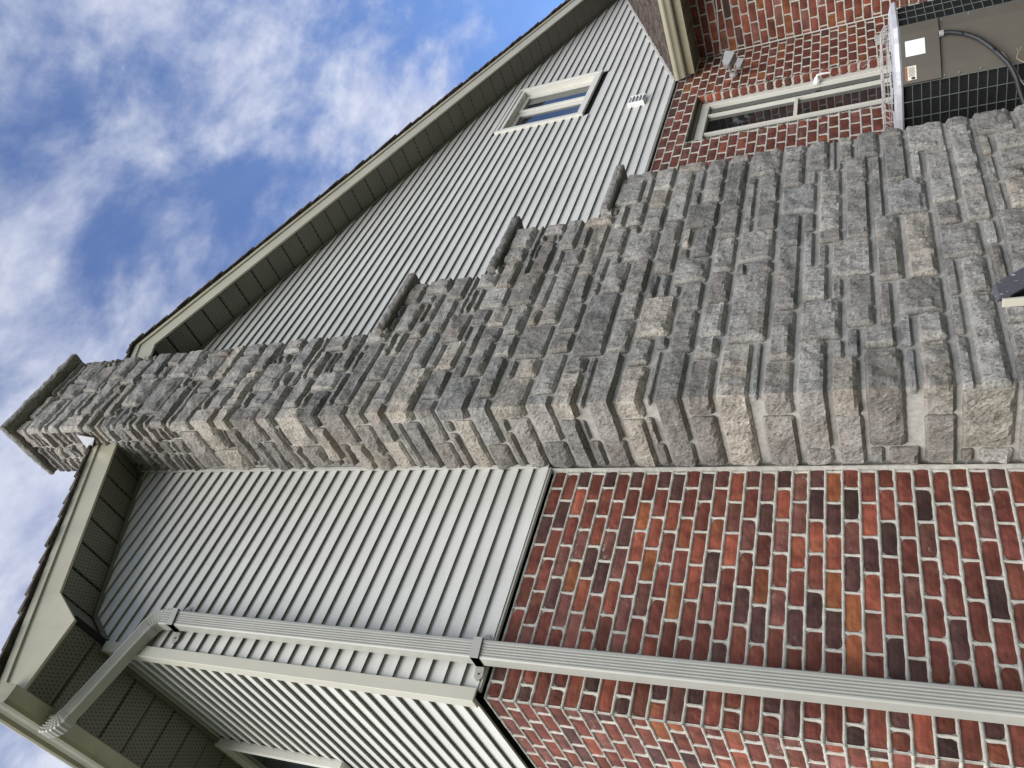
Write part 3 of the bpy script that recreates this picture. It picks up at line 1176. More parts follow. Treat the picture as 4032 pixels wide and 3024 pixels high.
# ------------------------------------------------------------------ stone chimney
STONES = json.loads('''{"f":[[3919,1338,4040,1488],[3337,1336,3919,1486],[3677,1101,4040,1336],[3917,946,4040,1100],[3260,947,3914,1096],[3751,718,4040,945],[3497,865,3750,946],[3527,663,3750,865],[3752,561,4040,716],[3336,1253,3676,1334],[3034,1096,3675,1250],[3180,872,3497,946],[3320,671,3524,864],[2800,949,3258,1095],[2868,871,3177,947],[3190,741,3318,872],[2869,731,3188,871],[2799,1098,3033,1243],[2969,1250,3336,1484],[2971,1486,3714,1564],[3714,1488,4040,1643],[3927,1646,4040,1757],[3620,1757,4040,1798],[3716,1646,3925,1755],[3395,1565,3713,1722],[2764,1569,3395,1723],[2327,1411,2969,1567],[2328,1245,2967,1410],[2464,1024,2799,1244],[2563,943,2797,1024],[2184,942,2561,1023],[2210,765,2866,942],[2408,1568,2763,1801],[2207,1723,2406,1800],[2121,1568,2407,1720],[1956,1566,2119,1729],[1950,1480,2324,1564],[2013,1243,2326,1478],[2149,1165,2463,1243],[2146,1024,2463,1165],[1833,1170,2148,1243],[1474,1023,2145,1169],[1771,1401,2013,1480],[1795,1246,2013,1400],[1716,1646,1954,1719],[1773,1480,1950,1645],[1715,1721,1866,1801],[1474,1457,1771,1646],[1474,1402,1769,1457],[1474,1247,1792,1400],[1474,1169,1832,1246],[1474,1649,1714,1801],[1887,863,2098,1022],[1649,884,1885,1022],[1474,896,1648,1023],[3927,3049,4040,3298],[3729,2886,4040,3048],[3478,2885,3729,3038],[3169,2882,3477,3039],[3927,2650,4040,2885],[3278,2732,3920,2882],[3629,2649,3927,2732],[3430,2651,3628,2731],[3726,2499,4040,2649],[3438,2498,3726,2649],[3938,2340,4040,2499],[3284,2345,3938,2498],[3695,2113,4040,2340],[3535,2266,3692,2345],[3153,2265,3533,2343],[3332,2115,3695,2263],[2995,2109,3331,2262],[2993,2262,3153,2346],[3125,2500,3428,2732],[2957,2346,3284,2498],[2908,2648,3125,2725],[2783,2647,2908,2725],[2784,2501,3125,2647],[3922,1952,4040,2113],[3478,1956,3920,2112],[3640,1799,4040,1951],[3479,1874,3640,1955],[3284,1724,3618,1872],[3126,1876,3478,2109],[2889,1725,3281,1874],[2767,1960,3126,2109],[2910,1876,3125,1958],[2538,1877,2908,1958],[2763,1724,2887,1875],[2652,2110,2993,2341],[2974,2734,3278,2881],[2647,2728,2974,2881],[2581,2343,2957,2490],[2149,1960,2766,2103],[2508,2493,2781,2728],[2526,2268,2651,2343],[2524,2105,2652,2267],[2538,1802,2761,1876],[2206,1801,2537,1957],[2386,2805,2644,2882],[2384,2730,2647,2805],[2387,2653,2507,2730],[2224,2504,2508,2653],[2275,2344,2579,2492],[1963,2344,2275,2504],[2012,2657,2384,2886],[1850,2505,2222,2655],[1897,2111,2523,2342],[1729,1963,2149,2109],[1867,1731,2206,1958],[1766,2743,2011,2885],[1892,2656,2010,2743],[1474,2680,1890,2730],[1474,2519,1849,2680],[1783,2357,1963,2504],[1474,2176,1893,2357],[1474,2126,1897,2176],[1474,2358,1783,2516],[1474,1801,1867,1961],[1474,1962,1727,2125],[3584,3111,3927,3325],[3280,3039,3582,3178],[3283,3180,3584,3269],[3360,3271,3470,3509],[3082,3418,3359,3507],[2735,3283,3360,3417],[2926,3122,3280,3282],[2643,3203,2926,3282],[2833,3116,2925,3200],[3166,3041,3278,3120],[2831,2882,3166,3114],[2493,3034,2831,3203],[2466,2885,2831,3034],[3186,3890,3470,4091],[3014,3890,3186,4078],[3326,3653,3470,3834],[3032,3834,3470,3888],[3090,3509,3470,3652],[2878,3417,3080,3576],[2796,3576,3090,3659],[2822,3661,3174,3808],[2822,3809,3032,3885],[2693,3888,3014,4038],[2477,3884,2693,4100],[2472,3659,2822,3884],[2410,3567,2796,3654],[2229,3421,2878,3567],[2430,3282,2735,3421],[2493,3205,2642,3281],[1882,3040,2493,3260],[2197,2886,2466,3039],[2124,3262,2430,3419],[2232,3569,2410,3654],[1902,3430,2229,3656],[1934,3263,2124,3428],[1571,3272,1933,3428],[1739,3119,1881,3270],[1474,3120,1739,3271],[1477,3066,1881,3119],[1474,2902,1882,3066],[1884,2887,2197,3038],[1474,2732,1764,2899],[1474,3273,1570,3438],[1474,3439,1726,3666],[1727,3429,1902,3589],[1726,3589,1900,3668],[1565,3669,1924,3811],[1924,3659,2145,3808],[2145,3657,2469,3808],[2260,3808,2472,3964],[2101,3811,2259,3963],[1770,3813,2101,3952],[2313,3965,2477,4107],[1981,3965,2313,4057],[1474,3667,1564,3819],[2634,4648,2900,4803],[2309,4574,2634,4740],[2738,4426,2900,4648],[2624,4265,2900,4426],[2250,4288,2624,4436],[2446,4210,2900,4265],[2137,4109,2446,4287],[2739,4038,2900,4210],[2057,4575,2309,4656],[2216,4438,2393,4574],[2057,4656,2306,4738],[1882,4293,2250,4437],[1880,4200,2137,4293],[1568,4437,2216,4574],[1800,4574,2056,4741],[1852,4057,2137,4200],[1474,4210,1880,4415],[1585,4052,1852,4210],[1474,4052,1585,4202],[1474,3821,1767,4049],[1769,3953,1979,4052],[1474,4424,1568,4580],[1474,4583,1798,4733],[2218,4742,2330,4946],[1577,4741,2217,4886],[1918,4946,2330,5081],[1579,4886,1911,4961],[1474,4733,1577,4951],[1736,4963,1918,5177],[2158,5083,2330,5289],[1979,5345,2330,5497],[1869,5289,2330,5343],[1474,4961,1736,5104],[2177,5498,2330,5693],[2071,5693,2330,5733],[1765,5509,2070,5731],[1808,5423,1976,5507],[1808,5343,1978,5423],[1575,5177,1869,5337],[1474,5337,1808,5497],[1474,5104,1575,5337],[1985,5733,2330,5896],[2192,5899,2330,6112],[1837,5897,2192,6113],[1474,5739,1985,5897],[1603,5665,1764,5739],[1602,5498,1762,5665],[1474,5499,1601,5732],[1940,6113,2330,6261],[2221,6261,2330,6519],[1941,6261,2221,6467],[1793,6134,1938,6309],[1991,6519,2330,6765],[1604,5899,1835,6070],[1605,6070,1837,6132],[1474,5898,1604,6130],[1474,6132,1793,6309],[2155,6765,2330,6920],[2022,6920,2330,7120],[1474,6311,1941,6377],[1474,6377,1871,6549],[1594,6550,1991,6806],[1884,8063,2330,8140],[1609,8015,1884,8140],[1474,8020,1609,8140],[1885,7982,2282,8063],[2028,7740,2330,7979],[1834,7742,2028,7982],[1474,7816,1832,8015],[1474,7731,1834,7816],[1474,7591,1905,7731],[2043,7329,2330,7551],[1905,7551,2237,7740],[1626,7494,1905,7591],[1626,7331,2043,7494],[1962,7123,2277,7328],[1474,7190,1866,7317],[1474,7317,1623,7589],[1590,7065,1962,7190],[1687,6837,2022,7065],[2274,7980,2334,8060],[1834,7980,1894,8020],[2234,7680,2334,7740],[2234,7600,2334,7680],[2234,7560,2334,7600],[1914,7500,2034,7560],[1868,7193,1960,7329],[2274,7200,2334,7320],[1474,7100,1594,7180],[2274,7140,2334,7200],[1954,7060,2014,7120],[1474,7000,1594,7100],[1594,7000,1694,7060],[1474,6920,1694,7000],[1474,6800,1614,6920],[1614,6840,1694,6920],[2014,6820,2154,6920],[1614,6800,1834,6840],[1834,6800,2014,6840],[2014,6760,2154,6820],[1474,6740,1594,6800],[1474,6640,1594,6740],[1474,6560,1594,6620],[1874,6480,1994,6560],[1994,6460,2214,6520],[1874,6380,1940,6478],[2074,5640,2174,5700],[2071,5560,2177,5640],[2071,5497,2177,5560],[1871,5180,2157,5289],[1574,5120,1734,5180],[1914,5120,2154,5180],[1914,5080,2154,5120],[1914,4880,2134,4940],[2134,4880,2214,4940],[2334,4740,2494,4800],[2494,4740,2634,4800],[2634,4520,2737,4646],[2394,4520,2634,4580],[2394,4437,2737,4520],[2454,4160,2734,4220],[2454,4100,2734,4160],[2134,4060,2314,4100],[2894,4040,3014,4080],[3034,3800,3234,3840],[3234,3780,3334,3840],[3174,3680,3234,3800],[3234,3700,3334,3780],[3234,3660,3334,3700],[3474,3260,3574,3320],[3574,3040,3934,3120],[3614,1720,3714,1760],[2094,900,2194,1020],[1474,840,1654,900],[2094,820,2194,900],[1654,800,1894,880],[1894,740,2094,863],[1474,720,1654,820],[2094,740,2209,820],[1654,680,1894,800],[2234,700,2474,763],[2474,660,2794,763],[2794,640,2874,760],[1894,640,2154,740],[2154,660,2234,740],[2874,680,3214,740],[3214,680,3320,740],[1474,600,1654,720],[2234,620,2474,700],[1654,620,1894,680],[2874,500,3174,680],[3174,620,3354,680],[3354,560,3534,680],[2154,501,2234,660],[2474,500,2614,660],[2614,501,2794,660],[3534,580,3674,663],[3674,560,3754,660],[1894,501,2154,640],[2794,501,2874,640],[1654,501,1894,620],[2234,501,2474,620],[3174,501,3354,620],[1474,501,1654,600],[3534,501,3674,580]],"l":[[-565,4733,-281,4951],[-565,4583,-453,4733],[-565,4424,-294,4580],[-565,4210,-467,4415],[-452,4580,-168,4726],[-168,4579,-20,4727],[-294,4426,-22,4579],[-464,4344,-20,4423],[-466,4203,-20,4344],[-565,4052,-271,4202],[-269,4054,-20,4201],[-565,3821,-465,4049],[-463,3973,-354,4049],[-352,3972,-20,4052],[-462,3827,-20,3972],[-565,3667,-242,3819],[-239,3666,-20,3824],[-279,4866,-73,4950],[-280,4729,-22,4864],[-447,4951,-128,5095],[-272,5095,-62,5283],[-565,4961,-447,5104],[-565,3439,-465,3666],[-462,3591,-344,3666],[-342,3591,-20,3665],[-463,3443,-20,3588],[-565,3273,-251,3438],[-249,3273,-20,3440],[-565,3120,-437,3271],[-434,3139,-20,3272],[-565,2902,-250,3066],[-248,3058,-20,3138],[-250,2904,-20,3056],[-565,2732,-416,2899],[-415,2754,-20,2901],[-565,2519,-212,2680],[-211,2679,-20,2753],[-209,2520,-20,2679],[-565,2358,-420,2516],[-418,2360,-20,2517],[-565,2176,-20,2357],[-565,1962,-403,2125],[-402,1967,-20,2148],[-565,1801,-146,1961],[-144,1802,-20,1965],[-565,1649,-391,1801],[-388,1647,-20,1800],[-565,1457,-149,1646],[-148,1562,-20,1644],[-148,1401,-20,1561],[-565,1247,-373,1400],[-372,1243,-20,1399],[-564,1005,-127,1240],[-125,1167,-20,1243],[-127,1003,-20,1164],[-385,898,-20,1002],[-539,911,-386,1004],[-565,5104,-274,5337],[-565,5337,-467,5497],[-464,5377,-20,5491],[-565,5499,-326,5732],[-323,5614,-20,5730],[-325,5491,-20,5614],[-273,5284,-20,5377],[-565,5739,-471,5897],[-468,5732,-121,5863],[-565,5898,-264,6130],[-263,5863,-22,6130],[-565,6132,-468,6369],[-466,6130,-69,6344],[-565,8020,-345,8140],[-345,8060,-22,8140],[-345,7980,-22,8060],[-565,7960,-345,8020],[-345,7920,-205,7980],[-205,7900,-22,7980],[-565,7900,-345,7960],[-345,7800,-205,7920],[-565,7780,-345,7900],[-205,7820,-22,7900],[-205,7740,-22,7820],[-345,7680,-205,7800],[-565,7680,-345,7780],[-205,7660,-22,7740],[-565,7600,-365,7680],[-365,7620,-205,7680],[-205,7580,-22,7660],[-365,7500,-205,7620],[-565,7520,-365,7600],[-205,7480,-22,7580],[-565,7440,-365,7520],[-365,7420,-205,7500],[-205,7360,-22,7480],[-565,7320,-365,7440],[-365,7300,-205,7420],[-205,7240,-22,7360],[-565,7240,-365,7320],[-365,7240,-205,7300],[-565,7180,-225,7240],[-225,7180,-22,7240],[-565,7100,-385,7180],[-385,7080,-105,7180],[-105,7060,-22,7180],[-565,7000,-385,7100],[-385,7000,-105,7080],[-105,6960,-22,7060],[-385,6940,-105,7000],[-565,6860,-385,6980],[-105,6860,-22,6960],[-385,6840,-105,6940],[-565,6740,-385,6860],[-105,6760,-22,6860],[-385,6740,-245,6840],[-245,6760,-105,6840],[-245,6640,-22,6760],[-565,6640,-245,6740],[-565,6540,-365,6640],[-365,6520,-225,6640],[-225,6560,-22,6640],[-225,6500,-22,6560],[-565,6460,-365,6540],[-365,6460,-225,6520],[-225,6420,-22,6500],[-565,6400,-385,6460],[-385,6340,-225,6460],[-225,6345,-22,6420],[-565,6360,-385,6400],[-465,5860,-265,5900],[-125,5800,-65,5860],[-125,5740,-65,5800],[-465,5340,-265,5380],[-125,5000,-65,5100],[-125,4940,-65,5000],[-425,3100,-245,3140],[-425,2700,-205,2760],[-545,820,-385,920],[-385,780,-165,900],[-165,800,-25,900],[-565,720,-385,820],[-165,740,-22,800],[-385,660,-165,780],[-165,660,-22,740],[-565,620,-385,700],[-385,501,-22,660],[-565,501,-385,600]],"p":[[222,60],[215,57],[230,66],[194,11],[163,22],[202,0],[191,3],[47,47],[115,40],[161,33],[196,2],[162,26],[159,30],[119,41],[113,35],[214,58],[118,43],[193,9],[117,38],[219,64],[49,50],[51,45],[174,15],[157,28],[197,1],[207,21],[239,70],[312,138],[276,115],[266,103],[263,100],[338,144]]}''')
chim = root('stone_chimney', (2.75, -.28, 0), 'tall stepped chimney of rough grey split-face stone with pale mortar joints', 'chimney')
XB, YB = 1.488, -.552
cm = MB()
for (a, b_, z0, z1) in ((XB, 4.02, 0, 3.33), (XB, 3.45, 3.33, 4.09), (XB, 2.88, 4.09, 4.80), (XB, 2.30, 4.80, 7.05)):
    cm.box((a + .007, YB + .007, z0), (b_, .095, z1))
cm.box((XB + .007, YB + .007, 7.05), (2.30, -.09, 8.14))
# fillets of mortar where the stones meet the house wall
n_ = 60
vs = []
for i in range(n_ + 1):
    z = .3 + 6.75 * i / n_
    w_ = .018 + .010 * nv(z * 3, 1, 2)
    vs += [(XB - .03, -.030 - w_ * .4, z), (XB - .014 - w_ * .4, -.018 - w_ * .2, z), (XB - .030 - w_ * .3, .008, z)]
cm.add(vs, [(i * 3 + k, i * 3 + k + 1, i * 3 + k + 4, i * 3 + k + 3) for i in range(n_) for k in range(2)])
cm.build('mortar', M['smortar'], chim)


def disp_fn(seed, w, h):
    rd = random.Random(seed)
    amp = rd.uniform(.024, .038) * min(1.0, (h / .11) ** .5)
    vb0 = rd.uniform(.80, .95)
    flat = rd.random() < .22
    kd = rd.uniform(-1, 1)
    bx, bz, bs = rd.uniform(.2, .8), rd.uniform(.2, .7), rd.uniform(.4, .9)
    facet = rd.random() < .45
    s0 = seed * 3.7

    def f(u, v):
        """u 0..1 along, v 0 top .. 1 bottom, returns outward distance"""
        x, z = u * w, v * h
        e = min(x, w - x, z * 1.3, (h - z))
        edge = max(0., min(1., e / .010))
        edge = edge * edge * (3 - 2 * edge)
        vb = vb0 + .13 * nv(x * 7 + s0, s0, 1.3) + .09 * nv(x * 26, s0, 7.)
        vb = max(.55, min(.97, vb))
        if v < vb:
            q = .66 + .34 * (v / vb) ** .8
        else:
            t1 = (v - vb) / (1 - vb)
            q = 1 - (.58 if not flat else .2) * min(1, t1 * 2.2) ** .6
        q *= 1 + .25 * kd * (u - .5)
        if facet:
            dd = (u - bx) * bs + (v - bz)
            if dd > 0:
                q -= min(.45, dd * 1.1)
        d = amp * q + .013 * nv(x * 11 + s0, z * 11, s0) + .0065 * nv(x * 33, z * 33 + s0, 2.) + .004 * nv(x * 75, z * 75, s0)
        return .003 + (.35 + .65 * edge) * max(.012, d) - .006 * (1 - edge)
    return f


def stone_grid(path, w, z0, z1, seed):
    """path(u)->(point, outward vector). Returns mesh lists for a rock-faced block"""
    h = z1 - z0
    res = .0155
    nx = max(5, int(w / res))
    nzz = max(4, int(h / res))
    us = [i / nx for i in range(nx + 1)]
    f = disp_fn(seed, w, h)
    rd = random.Random(seed)
    cj = [rd.uniform(.0, .010) for _ in range(4)]
    vs, fs = [], []
    for j in range(nzz + 1):
        v = j / nzz
        for i, u in enumerate(us):
            # ragged outline
            uu, vv = u, v
            if i == 0 or i == nx:
                uu += (.006 * nv(v * h * 30, seed, 1) + .002) / w * (1 if i == 0 else -1) * .7
            if j == 0 or j == nzz:
                vv += (.005 * nv(u * w * 22, seed, 4) + .002) / h * (1 if j == 0 else -1)
            # rounded block corners
            cu, cv = min(u, 1 - u) * w, min(v, 1 - v) * h
            r_ = .016
            if cu < r_ and cv < r_:
                s_ = .006 * (1 - cu / r_) * (1 - cv / r_)
                uu += s_ / w * (1 if u < .5 else -1)
                vv += s_ / h * (1 if v < .5 else -1)
            P_, nn = path(max(0, min(1, uu)))
            d = f(u, v)
            vs.append((P_.x + nn.x * d, P_.y + nn.y * d, z1 - vv * h))
    W_ = nx + 1
    for j in range(nzz):
        for i in range(nx):
            a = j * W_ + i
            fs.append((a, a + 1, a + W_ + 1, a + W_))
    ring = [i for i in range(W_)] + [W_ * j + nx for j in range(1, nzz + 1)] + [W_ * nzz + i for i in range(nx - 1, -1, -1)] + [W_ * j for j in range(nzz - 1, 0, -1)]
    k = len(vs)
    for q in ring:
        u = (q % W_) / nx
        P_, nn = path(u)
        vs.append((P_.x - nn.x * .022, P_.y - nn.y * .022, vs[q][2]))
    for q in range(len(ring)):
        a, b2 = ring[q], ring[(q + 1) % len(ring)]
        fs.append((a, k + q, k + (q + 1) % len(ring), b2))
    return vs, fs


J2 = .0085     # half a joint
blocks = []    # (path, w, z0, z1, centre, face)
F_, L_, PR = STONES['f'], STONES['l'], STONES['p']
pf = {a: b for a, b in PR}
pl = {b for a, b in PR}
VX, VY = Vector((1, 0, 0)), Vector((0, 1, 0))


def mk_front(x0, x1):
    return lambda u: (Vector((x0 + (x1 - x0) * u, YB, 0)), Vector((0, -1, 0)))


def mk_left(y0, y1):
    # from the wall (y1) to the corner (y0)
    return lambda u: (Vector((XB, y1 + (y0 - y1) * u, 0)), Vector((-1, 0, 0)))


def mk_corner(y1, x1):
    a, b_ = y1 - YB, x1 - XB
    w = a + b_
    fa_ = a / w

    def f(u):
        s_ = u * w
        q = s_ - a
        # turn the corner within a couple of centimetres
        t1 = max(-1, min(1, q / .012))
        nx_ = -1 if q < -.012 else (0 if q > .012 else (1 - (t1 + 1) / 2) * -1 * 1.0)
        nn = Vector((-1, 0, 0)) if q < -.012 else Vector((0, -1, 0)) if q > .012 else Vector((-1, -1, 0)) * .92
        if q < 0:
            return Vector((XB, YB - q, 0)), nn
        return Vector((XB + q, YB, 0)), nn
    return f, w


def jit(lim):
    return random.uniform(-lim, lim)


for i, (x0, z0, x1, z1) in enumerate(F_):
    x0, z0, x1, z1 = x0 / 1000, z0 / 1000, x1 / 1000, z1 / 1000
    if i in pf:
        ly0, lz0, ly1, lz1 = [v / 1000 for v in L_[pf[i]]]
        p_, w = mk_corner(ly1 - J2, x1 - J2)
        blocks.append((p_, w, z0 + J2, z1 - J2, Vector((XB, YB, (z0 + z1) / 2)), 'c', w))
    else:
        a = x0 + J2 if x0 > XB + .03 else XB - .026
        blocks.append((mk_front(a, x1 - J2), x1 - J2 - a, z0 + J2, z1 - J2, Vector(((x0 + x1) / 2, YB, (z0 + z1) / 2)), 'f', x1 - x0))
for j, (y0, z0, y1, z1) in enumerate(L_):
    if j in pl:
        continue
    y0, z0, y1, z1 = y0 / 1000, z0 / 1000, y1 / 1000, z1 / 1000
    y0 = max(y0, YB)
    if y1 - y0 < .04:
        continue
    a = y0 + (J2 if y0 > YB + .03 else -.004)
    blocks.append((mk_left(a, y1 - J2), y1 - J2 - a, z0 + J2, z1 - J2, Vector((XB, (y0 + y1) / 2, (z0 + z1) / 2)), 'l', y1 - y0))
# right-hand returns of each step (seen only from the far side)
for (xr, za, zb) in ((2.30, 4.87, 8.10), (2.88, 4.17, 4.78), (3.45, 3.41, 4.07), (4.02, .55, 3.31)):
    z = za
    while z < zb - .05:
        h = min(random.uniform(.08, .15), zb - z)
        cut = random.uniform(-.4, -.2)
        for (p_, q_) in ((-.545, cut), (cut, -.02)):
            ya, yb = p_ + .01, q_ - .01
            blocks.append(((lambda u, ya=ya, yb=yb, xr=xr: (Vector((xr, ya + (yb - ya) * u, 0)), Vector((1, 0, 0)))), yb - ya, z + J2, z + h - J2, Vector((xr, (ya + yb) / 2, z + h / 2)), 'r', yb - ya))
        z += h


def sscore(b_):
    d, ok = in_view(b_[4])
    return (b_[6] * (b_[3] - b_[2])) / d ** 2 if ok and b_[5] != 'r' else 0


order = sorted(range(len(blocks)), key=lambda i: sscore(blocks[i]), reverse=True)
single = set(order[:297])
rest = MB()
for i, bk in enumerate(blocks):
    p_, w, z0, z1, c_, face, _ = bk
    if w < .025 or z1 - z0 < .012:
        continue
    vs, fs = stone_grid(p_, w, z0, z1, i + 11)
    r_ = random.random()
    if face in 'lc':
        mi = 3 if r_ < .36 else 5 if r_ < .62 else 0 if r_ < .78 else 4 if r_ < .88 else 1 if r_ < .95 else 2
    else:
        mi = 0 if r_ < .42 else 1 if r_ < .64 else 2 if r_ < .78 else 4 if r_ < .89 else 3 if r_ < .96 else 5
    if i in single:
        mb = MB()
        mb.add(vs, fs)
        mb.build('stone', ST[mi], chim)
    else:
        rest.add(vs, fs, mi)
rest.build('stonework', ST, chim, kind='stuff')

# coping slabs on the steps and the cap


def slab(x0, x1, y0, y1, z0, z1, seed, mat, name='coping_stone', label=None):
    """rough sawn slab with split, uneven edges"""
    nx, ny = max(4, int((x1 - x0) / .03)), max(4, int((y1 - y0) / .03))
    mb = MB()

    def P_(x, y, z, e):
        q = .008 * nv(x * 14 + seed, y * 14, z * 14) + .004 * nv(x * 40, y * 40 + seed, z * 30)
        return (x + (q if e[0] else 0) * e[0], y + (q if e[1] else 0) * e[1], z + .003 * nv(x * 20, y * 20, seed) + (.004 * e[2]))
    outline = [(x0 + (x1 - x0) * i / nx, y0, (0, -1)) for i in range(nx)] + [(x1, y0 + (y1 - y0) * i / ny, (1, 0)) for i in range(ny)] + \
              [(x1 - (x1 - x0) * i / nx, y1, (0, 1)) for i in range(nx)] + [(x0, y1 - (y1 - y0) * i / ny, (-1, 0)) for i in range(ny)]
    lv = [(z0, -.006), (z0 + .012, .004), ((z0 + z1) / 2, .007), (z1 - .012, .003), (z1, -.008)]
    rings = []
    for (z, o) in lv:
        ring = []
        for (x, y, e) in outline:
            q = o + .010 * nv(x * 16 + seed, y * 16, z * 22) + .006 * nv(x * 45, y * 45, z * 45 + seed)
            ring.append((x + e[0] * q, y + e[1] * q, z + .0035 * nv(x * 18, y * 18, seed)))
        rings.append(ring)
    mb.sweep(rings)
    return mb.build(name, mat, chim, label, smooth=False)


slab(2.292, 2.975, -.615, .02, 4.790, 4.862, 3.1, ST[3])
slab(2.905, 3.595, -.615, .02, 4.080, 4.152, 5.2, ST[2])
slab(3.480, 4.145, -.615, .02, 3.325, 3.397, 8.3, ST[0])
pad = MB()
for (x, z) in ((2.288, 4.775), (2.90, 4.065), (3.474, 3.31)):
    pad.box((x, -.588, z), (x + .05, -.50, z + .028))
pad.build('coping_mortar', M['smortar'], chim)
slab(1.425, 2.345, -.655, -.06, 8.140, 8.212, 11.4, ST[0], 'cap_stone')
# metal flashing beside the flue
fl = MB()
fl.prism([(1.452, -.515, 7.392), (1.452, -.470, 7.222), (1.452, -.300, 7.43)], (-.006, 0, 0))
fl.build('flashing', plain('galvanised flashing', (.52, .53, .54), .35, .05, .5, 2, 0, .3), chim, 'small bright triangular metal flashing on the flue')

# ------------------------------------------------------------------ downspout
dsp = root('downspout', (.191, -.09, .2), 'grey corrugated metal downspout running from the eave gutter down the wall', 'downspout')
HX, HY = .052, .037


def section():
    """cross-section: (n, y) pairs, ribbed towards the viewer"""
    pts = []
    ribs = 5
    for i in range(ribs * 4 + 1):
        a = -HX + .010 + (2 * HX - .030) * i / (ribs * 4)
        pts.append((a, -HY + (.0055 if i % 4 in (2, 3) else 0)))
    pts += [(HX - .006, -HY + .001), (HX, -HY + .007), (HX, HY), (-HX, HY), (-HX, -HY + .007), (-HX + .006, -HY + .001)]
    return pts


SEC = section()


def pipe(path, name, ridged=False, k=1.0, label=None):
    path = [Vector(p) for p in path]
    rings = []
    for i, p in enumerate(path):
        t1 = (path[min(i + 1, len(path) - 1)] - path[max(i - 1, 0)]).normalized()
        nn = Vector((t1.z, 0, -t1.x)).normalized()
        sc = k * (1.07 if ridged and i % 2 else 1.0)
        rings.append([p + nn * (a * sc) + Vector((0, y * sc, 0)) for a, y in SEC])
    mb = MB()
    mb.sweep(rings)
    return mb.build(name, M['pipe'], dsp, label)


PX, PY = .191, -.092
pipe([(PX, PY, .2 + (3.47 - .2) * i / 6) for i in range(7)], 'pipe')
pipe([(PX, PY, 3.44 + (5.66 - 3.44) * i / 5) for i in range(6)], 'pipe', False, .965)
# upper elbow, sloping run and gutter elbow
top = Vector((PX, PY, 5.66))
ang = R(66)
rad = .10
c0 = top + Vector((-rad, 0, .055))
arc = [top] + [Vector((c0.x + rad * math.cos(a_), PY, c0.z + rad * math.sin(a_))) for a_ in [ang * i / 12 for i in range(13)]]
dirn = Vector((-math.sin(ang), 0, math.cos(ang)))
arc += [arc[-1] + dirn * .06]
pipe(arc, 'elbow', True, 1.0)
s0 = arc[-1] - dirn * .03
end = Vector((-.545, PY, 6.10))
rad2 = .085
# lower bend ends vertical under the gutter outlet
c1 = end + Vector((rad2, 0, -.02))
arc2 = [Vector((c1.x - rad2 * math.cos(a_), PY, c1.z - rad2 * math.sin(a_))) for a_ in [ang * (1 - i / 12) for i in range(13)]] + [end]
pipe([s0, s0.lerp(arc2[0], .5), arc2[0]], 'pipe', False, .955)
pipe([arc2[0] - (arc2[0] - s0).normalized() * .03] + arc2, 'elbow', True, 1.0)


def strap(z, tilt):
    mb = MB()
    w = .024
    o = .004
    xs_ = [PX - HX - .055, PX - HX - o, PX - HX - o, PX + HX + o, PX + HX + o, PX + HX + .050]
    ys_ = [YS - .004, YS - .006, PY - HY - o - .002, PY - HY - o - .002, YS - .006, YS - .004]
    rings = []
    for x, y in zip(xs_, ys_):
        zz = z + tilt * (x - PX)
        rings.append([(x, y - .003, zz - w), (x, y - .003, zz + w), (x, y + .001, zz + w), (x, y + .001, zz - w)])
    mb.sweep(rings)
    # pointed ear tips
    for s_, x in ((-1, xs_[0]), (1, xs_[-1])):
        zz = z + tilt * (x - PX)
        mb.prism([(x, YS - .008, zz - w), (x + s_ * .022, YS - .008, zz - .006), (x + s_ * .022, YS - .008, zz + .006), (x, YS - .008, zz + w)], (0, .004, 0))
    o_ = mb.build('strap', M['pipe'], dsp)
    for x in (xs_[0] + .012, xs_[-1] - .012):
        sc = MB()
        sc.tube([(x, YS - .013, z + tilt * (x - PX)), (x, YS - .004, z + tilt * (x - PX))], .005, 6)
        sc.build('screw', plain('rusty screw', (.06, .022, .012), .7), o_)


strap(3.478, .10)
strap(5.625, .25)

# ------------------------------------------------------------------ small wall fixtures
# louvred vent on the siding
vt = root('dryer_vent', (6.70, YS, 3.71), 'small white louvred vent hood on the siding below the gable window', 'vent')
mb = MB()
mb.box((6.615, YS - .020, 3.715), (6.785, -.02, 3.895))
mb.box((6.618, YS - .045, 3.885), (6.782, YS - .018, 3.897))
mb.box((6.612, YS - .050, 3.716), (6.624, YS - .019, 3.886))
mb.box((6.776, YS - .050, 3.716), (6.788, YS - .019, 3.886))
mv = plain('white plastic vent', (.72, .73, .74), .35, .04)
mb.build('hood', mv, vt)
for k in range(4):
    mb = MB()
    z = 3.728 + k * .039
    mb.prism([(6.626, YS - .022, z + .040), (6.626, YS - .050, z + .006), (6.626, YS - .046, z + .002), (6.626, YS - .020, z + .030)], (.148, 0, 0))
    mb.build('louvre', mv, vt)

# twin head flood light
fl = root('flood_light', (6.93, 0, 2.78), 'grey twin head flood light fixed to the brick wall above the window', 'flood light')
mgrey = plain('grey painted metal', (.26, .265, .27), .5, .1, .4, 8)
mb = MB()
ring = []
for r_, y in ((.055, -.003), (.058, -.018), (.045, -.034), (.022, -.046)):
    ring.append([(6.93 + r_ * math.cos(2 * math.pi * k / 14), y, 2.805 + r_ * .8 * math.sin(2 * math.pi * k / 14)) for k in range(14)])
mb.sweep(ring)
mb.build('base_plate', mgrey, fl)
mb = MB()
mb.tube([(6.92, -.04, 2.825), (6.905, -.10, 2.835), (6.89, -.14, 2.835)], [.014, .012, .018])
mb.tube([(6.94, -.04, 2.785), (6.90, -.09, 2.755), (6.86, -.12, 2.735)], [.014, .012, .016])
mb.build('arm', mgrey, fl)


